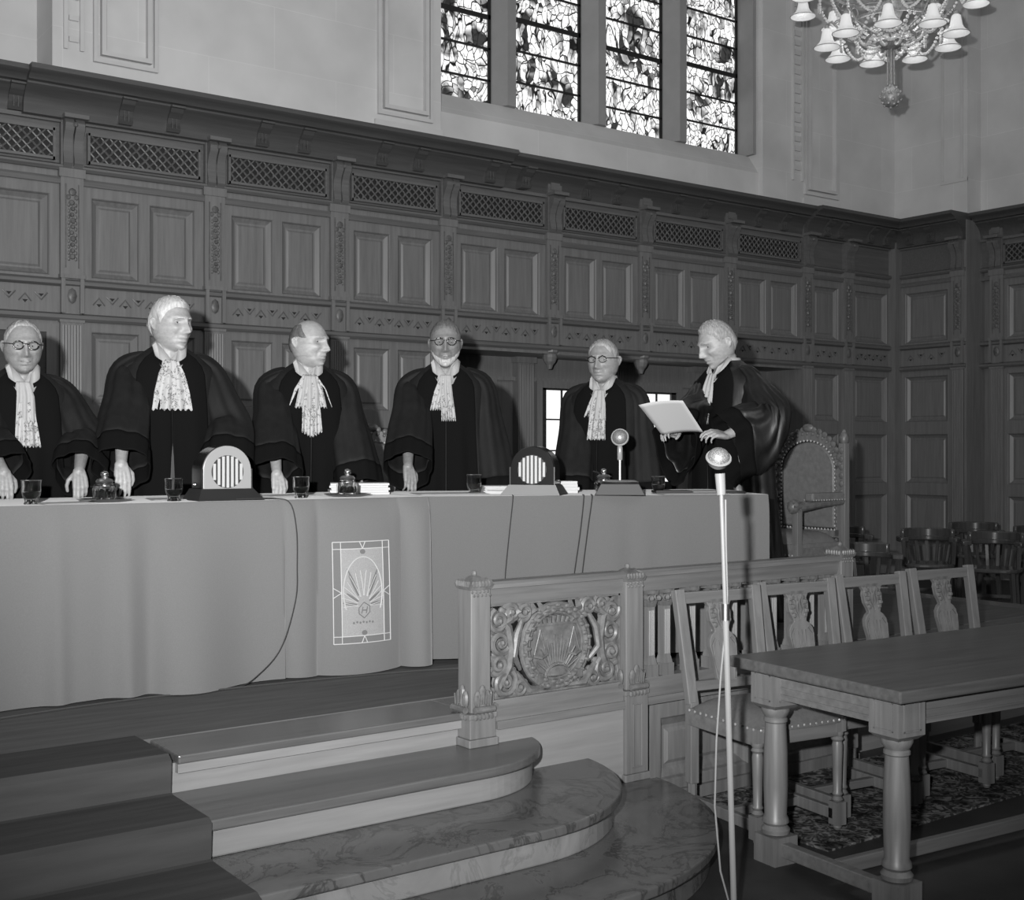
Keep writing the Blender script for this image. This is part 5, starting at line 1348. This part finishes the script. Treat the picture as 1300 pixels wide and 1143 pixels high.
# ================================================================== CHANDELIER
t = thing('chandelier', 'large chandelier with bell-shaped glass shades, bead swags and a hanging ball', 'chandelier', (8.735, 6.503, 4.512))
mb = MB(); mb.ell((0, 0, 0), (.085, .085, .088), 20, 12)
for k in range(30):
    a = 2.4*k; z = .07*math.cos(PI*(k+.5)/30); r = math.sqrt(max(.085**2-z*z, 0)); mb.ell((r*math.cos(a), r*math.sin(a), z), (.014, .014, .014), 6, 4)
mb.lathe([(.03, .08), (.02, .10), (.012, .105), (.012, .06)], seg=12); mb.ell((0, 0, -.09), (.012, .012, .015), 8, 5)
mb.build('hanging_ball', M_BRASS, t, smooth=True)
mb = MB()
for k in range(4):
    a = PI/4+PI/2*k; mb.tube([(.028*math.cos(a), .028*math.sin(a), .1), (.024*math.cos(a), .024*math.sin(a), .42)], .008, 6)
mb.tube([(0, 0, .1), (0, 0, .45)], .015, 8); mb.tube([(0, 0, .45), (0, 0, 4.48)], .02, 10); mb.lathe([(.03, .40), (.10, .43), (.13, .46), (.08, .52), (.05, .6), (.10, .72), (.12, .78), (.05, .9), (.03, 1.1)], seg=20)
mb.build('stem', M_BRASS, t, smooth=True)
mb = MB(); 
for R_, z in ((.36, .62), (.50, .95), (.20, .50)): mb.tube([(R_*math.cos(a), R_*math.sin(a), z) for a in [2*PI*i/40 for i in range(40)]], .014, 6, closed=True)
NA = [(9, .53, .62, .25), (10, .76, .99, .1)]
for n, R_, z, ph in NA:
    for k in range(n):
        a = 2*PI*k/n+ph; c_, s_ = math.cos(a), math.sin(a)
        P = [(.12, z-.14), (.24, z-.10), (R_-.12, z-.04), (R_-.04, z+.05), (R_, z+.03), (R_, z-.005)]
        mb.tube([(r*c_, r*s_, q) for r, q in P], .009, 6)
        sp = [(R_-.10+.04*math.cos(b), z+.02+.04*math.sin(b)) for b in [PI*1.3*i/10 for i in range(11)]]
        mb.tube([(r*c_, r*s_, q) for r, q in sp], .006, 5)
mb.build('arm', M_BRASS, t, smooth=True)
def beads(P, r=.0145):
    mbb = MB()
    for i, p in enumerate(P): mbb.ell(p, (r, r, r), 6, 4)
    mbb.build('bead_swag', M_BEAD, t, smooth=True)
def swag(p, q, drop, n):
    p, q = Vector(p), Vector(q); beads([tuple(p.lerp(q, i/n)-Vector((0, 0, drop*4*(i/n)*(1-i/n)))) for i in range(n+1)])
for k in range(8):
    a0 = 2*PI*k/8+.25; a1 = 2*PI*(k+1)/8+.25
    swag((.44*math.cos(a0), .44*math.sin(a0), .60), (.44*math.cos(a1), .44*math.sin(a1), .60), .17, 17)
    swag((.30*math.cos(a0), .30*math.sin(a0), .52), (.30*math.cos(a1), .30*math.sin(a1), .52), .12, 12)
    swag((.36*math.cos(a0), .36*math.sin(a0), .61), (.08*math.cos(a0), .08*math.sin(a0), .44), .10, 14)
    am = (a0+a1)/2; swag((.50*math.cos(am), .50*math.sin(am), .91), (.36*math.cos(a0), .36*math.sin(a0), .63), .06, 15); swag((.50*math.cos(am), .50*math.sin(am), .91), (.36*math.cos(a1), .36*math.sin(a1), .63), .06, 15)
for k in range(10):
    a0 = 2*PI*k/10+.1; a1 = 2*PI*(k+1)/10+.1; swag((.62*math.cos(a0), .62*math.sin(a0), .90), (.62*math.cos(a1), .62*math.sin(a1), .90), .13, 16)
bell = [(.018, 0), (.030, -.01), (.036, -.04), (.042, -.075), (.055, -.105), (.075, -.128), (.092, -.138), (.090, -.132), (.072, -.120), (.052, -.098), (.038, -.07), (.03, -.03), (.014, -.008)]
for n, R_, z, ph in NA:
    for k in range(n):
        a = 2*PI*k/n+ph; o = (R_*math.cos(a), R_*math.sin(a), z-.01)
        sh = MB().lathe([(a_*1.22, b_*1.18) for a_, b_ in bell], o, 22).build('glass_shade', M_SHADE, t, smooth=True)
        MB().lathe([(.02, .005), (.022, .02), (.015, .035), (.008, .04)], o, 10).build('socket', M_BRASS, sh)
        MB().ell((o[0], o[1], o[2]-.06), (.02, .02, .035), 10, 7).build('bulb', M_BULB, sh, smooth=True)
        MB().tube([(o[0]+.1115*math.cos(b), o[1]+.1115*math.sin(b), o[2]-.161) for b in [2*PI*i/22 for i in range(22)]], .0035, 5, closed=True).build('rim', M_WHITE, sh, smooth=True)
lamp('chandelier_light', 'POINT', (8.735, 6.503, 5.05), 18, None, .3)
